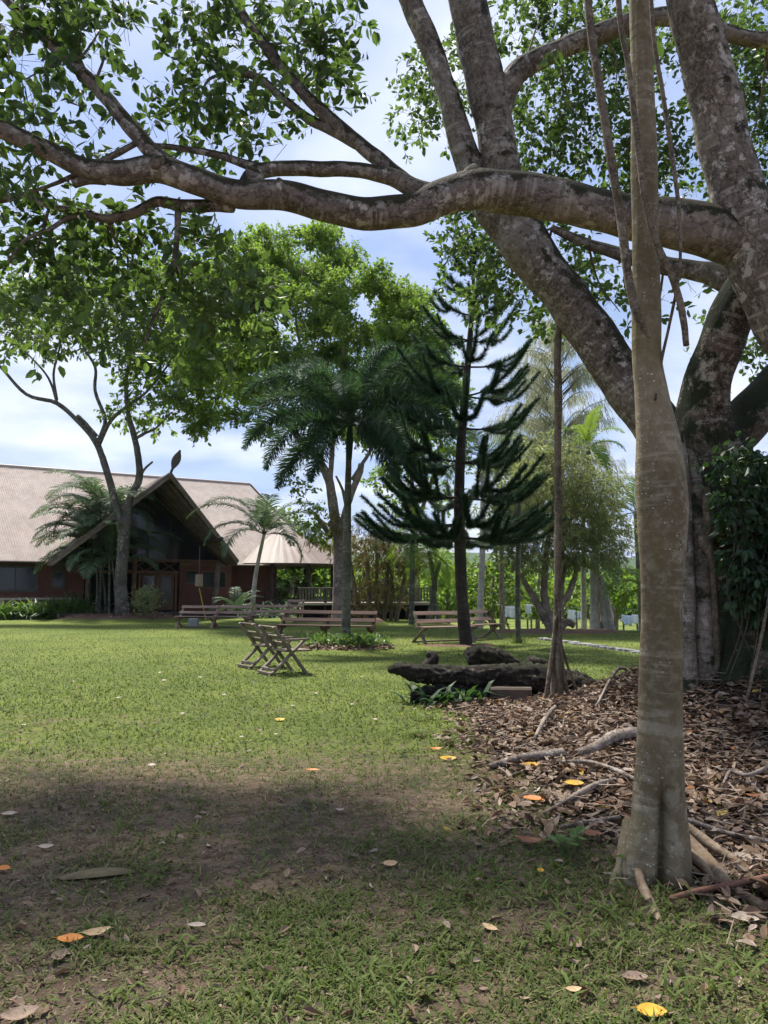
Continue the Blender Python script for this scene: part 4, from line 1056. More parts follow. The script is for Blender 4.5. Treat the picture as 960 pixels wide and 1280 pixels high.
# ------------------------------------------------------------------ palms
def frond(par, mat, base, az, el, L, droop=1.0, n=30, ll=.5, lw=.035, bushy=False, tone=.5, rr=.02, name='frond', v=.5):
    """one feather leaf: arching rachis with leaflets"""
    m = 9; t = np.linspace(0, 1, m); ang = el - droop * t ** 1.3 * 1.5
    st = L / (m - 1); pts = [A(base, float)]
    for i in range(m - 1):
        a = ang[i]; pts.append(pts[-1] + st * A([math.cos(az) * math.cos(a), math.sin(az) * math.cos(a), math.sin(a)]))
    pts = A(pts); mb = MB()
    tube(mb, pts, np.linspace(rr, rr * .2, m), 6, 2, r=.8)
    s = np.linspace(.12, 1, n); ip = np.stack([np.interp(s, t, pts[:, k]) for k in range(3)], -1)
    T = unit(np.stack([np.interp(s, t, np.gradient(pts[:, k])) for k in range(3)], -1))
    sd = A([-math.sin(az), math.cos(az), 0]); up = np.cross(T, np.broadcast_to(sd, T.shape))
    up = np.where(up[:, 2:3] < 0, -up, up) if not bushy else up
    prof = np.clip(np.sin(np.pi * (s * .80 + .14)), .12, 1) * ll
    P_, D_, N_, L_ = [], [], [], []
    if bushy:
        k = 6
        for j in range(k):
            a = 6.283 * j / k + rng.uniform(-.4, .4, n)
            o = np.cos(a)[:, None] * sd + np.sin(a)[:, None] * up
            P_.append(ip); D_.append(unit(o * .9 + T * .75 + randu(n) * .15)); N_.append(unit(np.cross(o, T) + randu(n) * .5 + A([0, 0, .4]))); L_.append(prof * rng.uniform(.75, 1.1, n))
    else:
        for sg in (-1, 1):
            P_.append(ip); D_.append(unit(sg * sd * .85 + T * .6 + up * v * rng.uniform(.3, 1, (n, 1)))); N_.append(unit(up + randu(n) * .15)); L_.append(prof * rng.uniform(.85, 1.08, n))
    P_, D_, N_, L_ = map(np.concatenate, (P_, D_, N_, L_)); k = len(P_)
    leaves(mb, P_, D_, N_, L_, lw * rng.uniform(.8, 1.2, k), np.clip(tone + rng.normal(0, .12, k), 0, 1), DROOP)
    return mb.build(name, M[mat], par)

def palm(label, base, top, rb, rt, nfr, L, mat_t, mat_l, els=(.2, 1.3), lean=None, group=None, n=28, ll=.5, lw=.04, bushy=False, droop=1.0, name='palm_tree', tone=.5, shaft=None, azs=None, rings=.03):
    e = thing(name, label, 'palm', base, group=group)
    base, top = A(base, float), A(top, float); mid = (base + top) / 2 + (A(lean, float) if lean is not None else 0)
    mb = MB(); tube(mb, [base - A([0, 0, .25]), base + (mid - base) * .15, mid, top], [rb * 1.25, rb, (rb + rt) / 2, rt], 12, 8, .04)
    mb.build('trunk', M[mat_t], e, smooth=True)
    if shaft:
        mb = MB(); d = unit(top - mid); tube(mb, [top - d * .05, top + d * shaft * .4, top + d * shaft], [rt * 1.15, rt * 1.35, rt * .5], 12, 5); mb.build('crownshaft', M['cane_leaf'], e, smooth=True); top = top + d * shaft * .8
    for i in range(nfr):
        az = (azs[i] if azs else 2.4 * i + rng.uniform(-.3, .3)); f = i / max(nfr - 1, 1)
        el = els[0] + (els[1] - els[0]) * f + rng.uniform(-.1, .1)
        frond(e, mat_l, top, az, el, L * rng.uniform(.85, 1.1), droop * rng.uniform(.8, 1.2), n, ll, lw, bushy, tone + rng.uniform(-.12, .12), rr=.018 if L < 3 else .026)
    return e
def gnd(u, v):
    g = G(u, v); g[2] = gz(g[0], g[1]); return g
def at(u, d, z=None):
    x = (u - 480) / 924 * d
    return A([x, d, gz(x, d) if z is None else z])

# foxtail palm, right in the middle of the lawn
fd = BED[1] + .25
b = at(433, fd)
fx_ = thing('foxtail_palm', 'foxtail palm with slim grey trunk and bushy plumes rising from a planted bed', 'palm', b)
mb = MB(); tube(mb, [b - A([0, 0, .2]), b + A([0, 0, .4]), P(433.5, 690, fd), P(435, 610, fd), P(436, 570, fd)], [.15, .12, .11, .088, .075], 14, 8, .03); mb.build('trunk', M['palm_bark'], fx_, smooth=True)
mb = MB(); tube(mb, [P(436, 575, fd), P(437, 550, fd), P(438, 525, fd)], [.08, .095, .05], 12, 6); mb.build('crownshaft', M['palm_leaf'], fx_, smooth=True)
ft = P(438, 530, fd)
for az, el, L, dr in [(3.2, 1.05, 2.5, 1.5), (2.85, .75, 2.6, 1.25), (3.45, .35, 2.3, 1.2), (2.6, 1.2, 2.2, .9), (-.1, .75, 2.7, 1.25), (.25, .95, 2.8, 1.3), (-.35, .45, 2.3, 1.15), (.05, 1.2, 2.5, 1.0), (1.6, .9, 2.2, 1.1), (-1.6, .7, 1.9, 1.2), (4.3, .85, 2.2, 1.3), (-.9, .1, 2.0, 1.2), (3.75, .05, 2.2, 1.1), (-1.1, 1.1, 2.2, 1.1), (2.2, .5, 2.0, 1.4), (.7, .55, 2.2, 1.2), (3.3, -.35, 1.9, .75), (-.2, -.3, 1.9, .8), (4.1, -.5, 1.7, .6), (-.8, -.45, 1.8, .6)]:
    L *= 1.42
    frond(fx_, 'palm_leaf', ft, az, el, L, dr * .95, 86, .56, .023, True, .42, .028)
# plants round its foot
mb = MB(); n = 900
x = BED[0] + rng.normal(.1, .62, n); y = BED[1] + rng.normal(.05, .36, n)
k = np.hypot((x - BED[0]) / 1.2, (y - BED[1]) / .8) < 1; x, y = x[k], y[k]; n = len(x)
az = rng.uniform(0, 6.283, n); el = rng.uniform(.1, 1.3, n); h = rng.uniform(0, .22, n)
leaves(mb, np.stack([x, y, gz(x, y) + h], -1), np.stack([np.cos(az) * np.cos(el), np.sin(az) * np.cos(el), np.sin(el)], -1), unit(A([[0, 0, 1.0]]) + randu(n) * .4), rng.uniform(.09, .2, n), rng.uniform(.04, .075, n), np.clip(rng.normal(.42, .2, n), 0, 1), LEAF)
kind(mb.build('ground_cover', M['bed_leaf']), 'stuff')

# ------------------------------------------------------------------ the conifer
pd = 19.8
b = at(583, pd); pine = thing('pine_tree', 'dark upswept tropical conifer with tiered branches standing behind the log', 'tree', b)
mb = MB(); TP = [(586, 838, 17), (582, 800, 16), (577, 740, 15), (575, 680, 14.5), (574, 620, 13.5), (576, 560, 12), (581, 500, 10), (586, 440, 8), (590, 390, 6), (592, 340, 4), (593, 290, 2)]
tp = A([P(u, v, pd) for u, v, w in TP]); tr_ = A([w * pd / 924 / 2 for u, v, w in TP]); tube(mb, tp, tr_, 14, 6, .04); mb.build('trunk', M['pine_bark'], pine, smooth=True)
ndl = [[], [], [], [], []]
tw = MB(); NL = MB()
def rope(p, r, dens):
    q = spline(p, 6); seg = np.linalg.norm(np.diff(q, axis=0), axis=1); n = int(seg.sum() * dens)
    s = np.concatenate([[0], np.cumsum(seg)]); t = rng.uniform(0, s[-1], n)
    pos = np.stack([np.interp(t, s, q[:, k]) for k in range(3)], -1); T = unit(np.stack([np.interp(t, s, np.gradient(q[:, k])) for k in range(3)], -1))
    rad = unit(np.cross(T, randu(n))); d = unit(rad + T * .9)
    tap = np.clip(1.25 - t / s[-1] * .5, .4, 1.1)
    leaves(NL, pos, d, unit(np.cross(d, randu(n))), r * tap * rng.uniform(.55, 1.5, n), .013, np.clip(.4 + rad[:, 2] * .25 + rng.normal(0, .15, n), 0, 1), NEEDLE)
for v, L, nb, el0, up, ph in [(672, 2.6, 6, -.12, .62, .0), (655, 2.45, 4, -.08, .75, .4), (622, 2.6, 5, -.06, .8, .15), (578, 2.45, 4, -.02, .9, .5), (536, 2.25, 4, .03, .95, .15), (496, 2.05, 4, .08, .95, .7), (459, 1.8, 4, .12, .95, .1), (426, 1.5, 4, .2, 1.0, .55), (395, 1.25, 4, .25, .95, .05), (366, 1.0, 4, .35, .85, .5), (340, .75, 4, .5, .7, .1), (316, .5, 4, .65, .4, .6)]:
    z = P(580, v, pd)[2]; c = A([np.interp(z, tp[:, 2], tp[:, 0]), pd, z])
    for k in range(nb):
        az = ph + 6.283 * k / nb + rng.uniform(-.22, .22); LL = L * rng.uniform(.82, 1.12); h = A([math.cos(az), math.sin(az), 0]); sd = A([-math.sin(az), math.cos(az), 0])
        e0 = el0 + rng.uniform(-.08, .08)
        bp = [c, c + h * LL * .35 + A([0, 0, 1]) * LL * (.35 * e0), c + h * LL * .7 + A([0, 0, 1]) * LL * (.7 * e0 + .14 * up), c + h * LL + A([0, 0, 1]) * LL * (e0 + .42 * up)]
        tube(tw, bp, [.030, .024, .016, .006], 6, 5)
        rope([bp[0] + (bp[1] - bp[0]) * .7] + bp[1:], .145, 900)
        sp = spline(bp, 6)
        for f in (rng.uniform(.28, .55, 3 if L > 2.3 else 2 if L > 2.0 else 1)):
            for sg in (-1, 1):
                q = sp[int(f * (len(sp) - 1))]; l2 = LL * (.62 - .42 * abs(f - .35)) * rng.uniform(.7, 1.1)
                o = unit(h * .95 + sd * sg * .5)
                r2 = [q, q + o * l2 * .5 + A([0, 0, -.02]), q + o * l2 + A([0, 0, l2 * .55 * up])]
                tube(tw, r2, [.010, .008, .004], 4, 4)
                rope(r2, .125, 850)
tw.build('branches', M['pine_bark'], pine, smooth=True); NL.build('crown', M['pine_leaf'], pine)

# ------------------------------------------------------------------ broadleaf trees
def tree_limbs(e, Ls, mat, d0):
    for L in Ls:
        mb = MB(); p = A([P(x[0], x[1], d0 + (x[3] if len(x) > 3 else 0)) for x in L]); r = A([x[2] * d0 / 924 / 2 * (.62 if d0 == 38 else .62) for x in L])
        tube(mb, p, r, 10, 5, .07); mb.build('trunk' if L is Ls[0] else 'limb', M[mat], e, smooth=True)

# left tree in front of the lodge
b = at(153, 38); e = thing('pale_forked_tree', 'pale forked tree on a mulch bed in front of the lodge', 'tree', b)
tree_limbs(e, [[(153, 785, 30), (153, 765, 29), (151, 726, 24), (154, 685, 24), (155, 650, 25)], [(153, 665, 20), (148, 645, 17), (139, 608, 15), (128, 572, 14), (119, 551, 13), (101, 530, 10), (71, 504, 9), (33, 493, 7), (0, 458, 6), (-30, 430, 5)], [(156, 668, 20), (162, 625, 15), (174, 598, 15), (172, 566, 13), (166, 539, 12), (160, 515, 10), (158, 470, 8), (170, 430, 6)],
    [(72, 506, 6), (64, 480, 5), (53, 462, 4), (30, 438, 3)], [(71, 500, 6), (67, 468, 5), (73, 441, 4), (80, 410, 3)], [(121, 556, 11), (128, 540, 9), (131, 522, 8), (119, 489, 7), (119, 459, 6), (104, 433, 5), (90, 390, 4)], [(124, 555, 9), (139, 525, 8), (164, 504, 7), (184, 489, 5), (215, 450, 4)],
    [(176, 594, 5), (182, 585, 5), (191, 577, 4)], [(170, 548, 7), (182, 541, 6), (195, 535, 4), (215, 515, 3)], [(121, 545, 7), (108, 530, 7), (97, 519, 7)]], 'grey_bark', 38)
LV, TW = MB(), MB(); s = 38 / 924
for u, v, ru, rv in [(205, 440, 46, 30), (240, 470, 38, 24), (185, 480, 30, 20), (152, 518, 22, 14), (175, 508, 20, 16), (130, 420, 40, 24), (70, 425, 36, 18), (250, 420, 46, 30), (228, 505, 30, 18), (140, 385, 56, 30), (60, 380, 50, 34), (220, 360, 60, 40), (255, 500, 26, 18), (20, 420, 30, 26), (5, 370, 40, 40), (110, 350, 60, 30), (195, 530, 18, 10), (160, 460, 24, 16), (285, 450, 36, 30), (270, 500, 26, 20), (310, 480, 26, 22), (225, 400, 50, 30), (180, 430, 36, 22), (300, 400, 40, 34), (325, 530, 10, 12), (245, 525, 18, 14)]:
    clump(LV, TW, P(u, v, 38 + rng.uniform(-1.5, 1.5)), (ru * s, 1.5, rv * s), ru * rv * s * s * 3.14 * 20, 9, .7, .25, .13, .1, .5, tr=.012)
LV.build('crown', M['left_leaf'], e); TW.build('twig_sprays', M['twig'], e)

# the big bright-crowned tree
b = at(425, 33.5); e = thing('bright_crowned_tree', 'tall tree with broad bright-green layered crown and thick tan trunk', 'tree', b)
tree_limbs(e, [[(424, 795, 36), (424, 775, 32), (425, 730, 28), (425, 690, 27), (424, 655, 27)], [(422, 670, 24), (416, 630, 20), (411, 600, 18), (398, 575, 16), (378, 552, 14), (360, 530, 11), (345, 500, 8), (335, 460, 6)], [(426, 670, 22), (432, 640, 15), (440, 615, 13), (448, 595, 14), (452, 580, 12)], [(434, 635, 10), (428, 612, 6), (420, 595, 4)],
    [(412, 605, 12), (415, 570, 10), (418, 530, 9), (425, 480, 7), (430, 430, 5)], [(415, 672, 10), (402, 655, 9), (393, 640, 6)], [(440, 600, 8), (470, 550, 7), (490, 490, 6), (510, 440, 4)], [(378, 552, 8), (350, 520, 7), (310, 500, 6), (280, 480, 4)], [(418, 540, 7), (390, 480, 6), (370, 400, 5), (380, 330, 3)]], 'tan_bark', 33.5)
LV, TW = MB(), MB(); s = 33.5 / 924
pads = [(385, 302, 40, 16), (350, 322, 40, 18), (425, 325, 36, 18), (455, 355, 36, 20), (395, 345, 50, 20), (310, 350, 46, 20), (345, 375, 50, 22), (430, 378, 46, 20), (485, 392, 36, 18), (275, 385, 40, 18), (395, 408, 50, 20), (320, 420, 50, 20), (450, 420, 40, 18), (515, 395, 26, 16), (255, 430, 34, 16),
        (500, 425, 36, 18), (530, 375, 24, 12), (285, 455, 40, 18), (350, 452, 50, 20), (410, 448, 44, 18), (470, 455, 40, 18), (525, 450, 30, 18), (300, 490, 30, 14), (345, 492, 34, 14), (385, 485, 36, 18), (430, 490, 40, 18), (490, 490, 36, 18), (540, 420, 24, 16), (330, 540, 12, 10), (265, 520, 14, 16), (270, 345, 36, 18), (300, 315, 30, 14), (550, 470, 24, 20), (520, 505, 30, 16), (405, 290, 24, 10), (240, 400, 24, 14), (470, 520, 24, 12), (440, 540, 26, 12), (375, 520, 24, 10), (225, 430, 34, 18), (235, 380, 30, 16), (240, 470, 30, 16), (215, 500, 20, 12), (245, 540, 12, 14), (555, 430, 22, 18), (560, 500, 20, 16), (505, 370, 24, 12), (330, 300, 26, 12), (290, 520, 20, 10), (500, 470, 34, 16), (455, 480, 34, 14), (535, 460, 26, 14), (410, 520, 30, 12), (465, 545, 26, 12)]
for u, v, ru, rv in pads:
    dd = 33.5 + rng.uniform(-3.2, 3.2); tone = rng.uniform(.4, .75)
    for j in range(4):
        c = P(u + rng.uniform(-.6, .6) * ru, v + rng.uniform(-.4, .4) * rv, dd + rng.uniform(-1, 1))
        a = ru * s * .62
        clump(LV, TW, c, (a, 1.0, rv * s * .5), ru * rv * s * s * 3.14 * 26, 11, .42, .155, .08, .3, .25, tone=np.clip(tone + rng.uniform(-.12, .12), .1, .9), tr=.008)
LV.build('crown', M['mid_leaf'], e); TW.build('twig_sprays', M['twig'], e)
# sparse green sprouts and epiphyte on the trunk fork
LV = MB()
for u, v, ru, rv in [(385, 625, 20, 24), (372, 600, 14, 12), (392, 650, 14, 14), (400, 668, 10, 8)]:
    clump(LV, None, P(u, v, 33), (ru * s, .7, rv * s), 26, 7, .4, .18, .09, .1, .3)
LV.build('foliage', M['lime_leaf'], e)
LV = MB(); clump(LV, None, P(421, 652, 32.7), (.5, .4, .45), 40, 7, .3, .22, .06, -.1, .7, tone=.1); LV.build('epiphyte', M['tan_leaf'], e)

def bushy_tree(label, base, stems, clumps, d, mat, lm, n=5.0, k=9, tl=.4, L=.2, W=.08, up=.2, droop=.25, name='broadleaf_tree', rd=1.0, cat='tree', group=None, flat=.42, tmpl=LEAF, tw=True):
    e = thing(name, label, cat, base, group=group); s = d / 924
    for i, Lm in enumerate(stems):
        mb = MB(); p = A([P(x[0], x[1], d + (x[3] if len(x) > 3 else 0)) for x in Lm]); p[0][2] = min(p[0][2], gz(p[0][0], p[0][1]) - .1) if i == 0 or Lm[0][1] > 770 else p[0][2]
        tube(mb, p, [x[2] * s / 2 for x in Lm], 8, 5, .07); mb.build('trunk' if (i == 0 or Lm[0][1] > 770) else 'limb', M[mat], e, smooth=True)
    LV, TW = MB(), MB()
    for u, v, ru, rv in clumps:
        clump(LV, TW if tw else None, P(u, v, d + rng.uniform(-rd, rd)), (ru * s, rd, rv * s), ru * rv * s * s * 3.14 * n, k, tl, L, W, up, droop, tr=.008, flat=flat, tmpl=tmpl)
    LV.build('crown', M[lm], e)
    if tw: TW.build('twig_sprays', M['twig'], e)
    return e
# weeping fine-leaved tree
bushy_tree('rounded fine-leaved pale green weeping tree with several crooked stems', at(692, 26.5), [[(690, 800, 14), (690, 778, 12), (683, 760, 10), (680, 735, 9), (683, 690, 7), (688, 660, 5), (692, 620, 3)], [(691, 780, 10), (700, 760, 9), (712, 740, 8), (720, 715, 6), (724, 690, 4)], [(690, 782, 11), (676, 762, 10), (664, 742, 8), (652, 722, 6), (640, 705, 4)], [(695, 790, 10), (708, 778, 9), (718, 782, 8)], [(700, 700, 4), (712, 650, 4), (726, 615, 3)], [(698, 760, 7), (704, 720, 6), (712, 690, 4)]],
    [(700, 590, 40, 22), (660, 610, 36, 24), (735, 620, 40, 26), (690, 630, 46, 28), (650, 645, 30, 24), (720, 655, 46, 24), (760, 655, 26, 26), (680, 670, 44, 20), (640, 680, 26, 18), (735, 690, 40, 18), (705, 570, 30, 16), (690, 555, 22, 10), (770, 690, 14, 20), (660, 700, 30, 14), (750, 605, 22, 18), (700, 700, 30, 12), (640, 625, 18, 16), (670, 575, 24, 14)],
    26.5, 'tan_bark', 'weep_leaf', 95, 10, .42, .16, .032, -.1, .8, 'weeping_tree', 1.3, flat=.4)
LVx = MB()
# casuarina, wispy, behind
cb = at(690, 46); cas = thing('casuarina_tree', 'tall wispy grey-green casuarina behind the weeping tree', 'tree', cb)
mb = MB(); p = A([P(u, v, 46) for u, v in [(700, 790), (702, 640), (700, 560), (695, 480), (690, 400)]]); tube(mb, p, [.25, .2, .15, .09, .03], 8, 6); mb.build('trunk', M['grey_bark'], cas, smooth=True)
NLc, TWc = MB(), MB()
for k in range(130):
    v0 = rng.uniform(410, 640); zc = P(698, v0, 46); w = np.interp(v0, [400, 450, 560, 640], [1.3, 3.0, 4.6, 4.6]); az = rng.uniform(0, 6.283); L = w * rng.uniform(.5, 1.05)
    h = A([math.cos(az), math.sin(az), 0]); bp = spline([zc, zc + h * L * .5 + A([0, 0, L * .45]), zc + h * L + A([0, 0, L * .5])], 8)
    tube(TWc, bp[::4], np.linspace(.04, .01, len(bp[::4])), 5, 3)
    n = int(46 * L); t = rng.uniform(.25, 1, n); pos = np.stack([np.interp(t, np.linspace(0, 1, len(bp)), bp[:, j]) for j in range(3)], -1) + rng.normal(0, .16, (n, 3))
    leaves(NLc, pos, unit(h * .35 + A([0, 0, -1.0]) + randu(n) * .3), randu(n), rng.uniform(.35, .8, n), .028, np.clip(rng.normal(.5, .2, n), 0, 1), STRAP)
NLc.build('crown', M['cas_leaf'], cas); TWc.build('branches', M['grey_bark'], cas, smooth=True)

# tan bamboo thicket right of the lodge
bushy_tree('tan and yellow-green feathery bamboo clump beside the boardwalk', at(475, 37), [[(462, 775, 5), (460, 720, 5), (455, 680, 3)], [(480, 775, 5), (484, 720, 5), (492, 680, 3)], [(470, 775, 5), (471, 710, 4), (470, 670, 3)], [(495, 775, 5), (505, 725, 4), (515, 695, 3)], [(450, 775, 5), (442, 725, 4), (436, 690, 3)], [(488, 776, 4), (490, 730, 4), (485, 690, 3)]],
    [(455, 668, 24, 16), (485, 672, 26, 16), (440, 690, 20, 18), (470, 690, 30, 18), (505, 690, 22, 16), (455, 712, 24, 14), (490, 712, 26, 14), (515, 708, 16, 14), (395, 665, 18, 14), (420, 680, 16, 14), (452, 738, 18, 14), (476, 740, 20, 14), (500, 738, 18, 14), (470, 758, 26, 10), (440, 755, 12, 10)],
    37, 'tan_bark', 'tan_leaf', 40, 9, .5, .26, .034, -.1, .9, 'bamboo_clump', 1.2, 'bamboo', flat=.4)
bushy_tree('mid-green broad tree behind the conifer and foxtail palm', at(522, 43), [[(522, 790, 10), (520, 700, 8), (516, 620, 6), (512, 560, 4)], [(519, 660, 6), (540, 600, 4), (552, 550, 3)], [(517, 640, 5), (495, 590, 4), (480, 550, 3)]],
    [(495, 505, 30, 20), (530, 490, 30, 20), (555, 520, 26, 22), (510, 540, 34, 20), (540, 560, 30, 20), (480, 545, 24, 18), (560, 580, 24, 18), (500, 585, 28, 16), (530, 605, 30, 16), (475, 600, 18, 14), (560, 470, 20, 18), (575, 545, 16, 20), (555, 625, 24, 12), (500, 630, 20, 12)],
    43, 'tan_bark', 'mid_leaf', 24, 10, .5, .22, .11, .2, .3, 'broadleaf_tree', 1.5)
bushy_tree('airy pale-green tree between the conifer and the weeping tree', at(628, 45), [[(628, 790, 8), (627, 700, 6), (626, 620, 4)], [(627, 680, 5), (640, 620, 3)], [(627, 670, 5), (612, 610, 3)]],
    [(615, 590, 18, 18), (640, 575, 18, 18), (628, 610, 22, 16), (612, 635, 18, 16), (645, 620, 16, 16), (630, 650, 22, 14), (618, 675, 18, 12)],
    45, 'tan_bark', 'weep_leaf', 20, 9, .5, .24, .09, .1, .5, 'broadleaf_tree', 1.3)
# bright leafy shrubs behind
for lab, u, d, cl_, mat in [('bright green layered shrub behind the pale palm trunk', 615, 47, [(600, 720, 26, 14), (625, 735, 26, 14), (600, 745, 24, 12), (640, 718, 22, 12), (622, 705, 20, 10), (655, 742, 20, 12), (618, 760, 30, 12), (590, 765, 20, 12)], 'lime_leaf'),
                            ('mid-green shrub left of the pale palm trunk', 560, 50, [(545, 720, 22, 16), (570, 730, 20, 16), (555, 750, 24, 14), (535, 745, 20, 14), (580, 750, 18, 14), (560, 705, 20, 12)], 'mid_leaf'),
                            ('yellow-green shrub behind the weeping tree', 672, 52, [(665, 740, 20, 14), (685, 755, 20, 12), (660, 760, 20, 12), (700, 745, 18, 12)], 'lime_leaf'),
                            ('dense green shrub between the right palms', 770, 50, [(755, 730, 24, 16), (785, 740, 22, 16), (765, 752, 24, 12), (800, 755, 20, 12), (740, 755, 18, 10)], 'mid_leaf'),
                            ('green shrub seen under the veranda roof', 385, 54, [(375, 725, 16, 14), (395, 735, 14, 14), (385, 705, 18, 12), (405, 720, 14, 14), (368, 742, 16, 12)], 'mid_leaf'),
                            ('leafy green tree rising behind the veranda roof', 365, 60, [(350, 650, 20, 16), (375, 660, 18, 14), (365, 680, 22, 14), (395, 690, 16, 14), (340, 670, 14, 14)], 'lime_leaf')]:
    bushy_tree(lab, at(u, d), [[(u, 785, 6), (u, 750, 5), (u + 2, 720, 3)]], cl_, d, 'tan_bark', mat, 9, 9, .6, .34, .17, .2, .5, 'leafy_shrub', 1.4, 'shrub', 'leafy shrubs beyond the lawn')
# dark under-storey trunks and hanging fronds in the middle distance
for lab, u, v0, d, lean in [('slim palm with drooping dark fronds left of the conifer', 514, 668, 33, 0), ('leaning palm with shaggy fronds behind the reddish bench', 534, 690, 34.5, .3), ('palm with a crooked trunk just left of the conifer', 548, 700, 36, -.3)]:
    palm(lab, at(u, d), P(u + 2, v0, d), .13, .10, 11, 2.3, 'palm_bark', 'left_leaf', (-.5, 1.2), (lean, 0, 0), 'dark palms behind the conifer', 24, .62, .05, False, 1.25, tone=.45)
# pale-trunked palms
palm('tall palm with smooth white trunk behind the conifer', at(598, 31), P(604, 590, 31), .14, .11, 10, 2.6, 'white_palm', 'cane_leaf', (-.1, 1.3), (.05, 0, 0), None, 28, .6, .05, False, 1.1, tone=.7, shaft=.7)
palm('pale slender palm trunk right of the weeping tree', at(727, 30), P(729, 640, 30), .12, .09, 9, 2.2, 'white_palm', 'cane_leaf', (-.3, 1.2), (0, 0, 0), None, 26, .6, .05, False, 1.2, tone=.6)
palm('scarred palm with cross-ringed trunk and arching fronds at right', at(741, 29), P(742, 690, 29), .19, .14, 11, 2.5, 'white_palm', 'cane_leaf', (-.5, 1.3), (0, 0, 0), None, 28, .65, .05, False, 1.15, tone=.55)
palm('tall feathery palm whose head shows above the weeping tree', at(748, 40), P(735, 560, 40), .18, .12, 11, 2.6, 'palm_bark', 'lime_leaf', (-.3, 1.4), (0, 0, 0), None, 28, .6, .07, False, 1.1, tone=.4)
palm('bright palm with long arching fronds at the edge of slender trunk', at(800, 34), P(795, 640, 34), .18, .12, 10, 3.0, 'palm_bark', 'cane_leaf', (-.2, 1.3), (0, 0, 0), None, 28, .7, .07, False, 1.2, tone=.85)
palm('low palm with thick arching fronds behind the slender trunk', at(812, 27), P(812, 735, 27), .2, .16, 9, 2.0, 'palm_bark', 'lime_leaf', (-.1, 1.2), (0, 0, 0), None, 26, .55, .06, False, 1.2, tone=.3)
# leaning grey stump post beside the ringed palm
q = at(757, 29); mb = MB(); tube(mb, [q - A([0, 0, .2]), q + A([-.06, 0, .9]), q + A([-.2, 0, 1.7]), q + A([-.33, 0, 2.2])], [.30, .21, .15, .09], 18, 8, .12, lambda TH, S, T: 1 + .25 * np.sin(TH * 5 + S) + .12 * np.sin(TH * 11 - S * 2))
tag(mb.build('dead_stump', M['white_palm'], smooth=True, origin=q), 'grey ragged leaning stump between the right palms', 'stump')
# the thin dark sapling pole
sd_ = G(648, 804); e = thing('thin_sapling', 'thin dark straight sapling with grass tuft at its foot', 'tree', sd_)
mb = MB(); p = A([P(648, 808, sd_[1]), P(647, 740, sd_[1]), P(648, 680, sd_[1]), P(649, 620, sd_[1]), P(650, 560, sd_[1])]); tube(mb, p, [.085, .08, .075, .06, .03], 8, 6, .05); mb.build('trunk', M['palm_bark'], e, smooth=True)
LV = MB(); clump(LV, None, P(652, 585, sd_[1]), (.8, .7, .7), 40, 8, .4, .16, .06); LV.build('crown', M['weep_leaf'], e)
n = 80; LV = MB(); az = rng.uniform(0, 6.283, n); el = rng.uniform(.4, 1.4, n)
leaves(LV, np.repeat((sd_ + A([0, -.05, 0]))[None], n, 0) + rng.normal(0, .1, (n, 3)) * A([1, 1, 0]), np.stack([np.cos(az) * np.cos(el), np.sin(az) * np.cos(el), np.sin(el)], -1), randu(n), rng.uniform(.15, .32, n), .016, rng.uniform(.3, .7, n), STRAP)
o = tag(LV.build('grass_tuft', M['grass'], origin=sd_), 'grass tuft around the foot of the thin sapling', 'grass tuft')

# clump of cane palms in front of the lodge
b = at(128, 40); e = thing('cane_palm', 'clump of golden cane palms with arching fronds in front of lodge', 'palm', b)
for i, (u, vt, az0) in enumerate([(112, 668, 2.9), (126, 640, 2.6), (135, 650, 1.2), (120, 690, 3.3), (140, 700, 5.8), (128, 715, 4.6)]):
    q = at(u + rng.uniform(-6, 8) + 4, 40 + rng.uniform(-.4, .4)); t = P(u, vt, q[1])
    mb = MB(); tube(mb, [q, (q + t) / 2 + A([.06, 0, 0]), t], [.075, .06, .05], 8, 6); mb.build('stem', M['palm_bark'], e, smooth=True)
    for j in range(9):
        frond(e, 'cane_leaf', t, az0 + 2.4 * j + rng.uniform(-.4, .4) if j else math.pi - .2, rng.uniform(.35, 1.35), rng.uniform(2.9, 4.2), rng.uniform(1.0, 1.5), 44, .98, .06, False, .5 + rng.uniform(-.15, .15), .022)
for az, el, L, t in [(3.3, 1.0, 4.0, (118, 668)), (3.0, .85, 3.9, (116, 690)), (3.2, .7, 3.7, (118, 712)), (2.9, 1.15, 3.8, (120, 655)), (.2, .9, 3.0, (140, 690)), (-.2, .8, 3.0, (142, 715)), (1.4, 1.4, 3.2, (125, 650))]:
    frond(e, 'cane_leaf', P(t[0], t[1], 39.8), az, el, L, 1.35, 46, .98, .06, False, .5, .024)
# palm right of the gable
b = at(316, 37.5); e = thing('gable_palm', 'grey-green palm with thin leaning trunk right of the gable', 'palm', b)
t = P(330, 668, 37.5); mb = MB(); tube(mb, [b - A([0, 0, .1]), (b + t) / 2 + A([-.12, 0, 0]), t], [.13, .11, .08], 10, 6, .04); mb.build('trunk', M['white_palm'], e, smooth=True)
for az, el, L in [(3.3, .95, 3.3), (2.9, 1.15, 3.2), (3.6, .55, 2.6), (.1, .9, 2.7), (-.3, .55, 2.4), (.3, 1.15, 2.8), (1.5, 1.0, 2.6), (4.7, .8, 2.4), (5.4, .5, 2.3), (4.0, .3, 2.3), (0., .1, 2.0), (2.2, 1.35, 2.6), (5.0, 1.3, 2.5)]:
    frond(e, 'cane_leaf', t, az, el, L * 1.4, 1.35, 44, .88, .055, False, .55, .022)
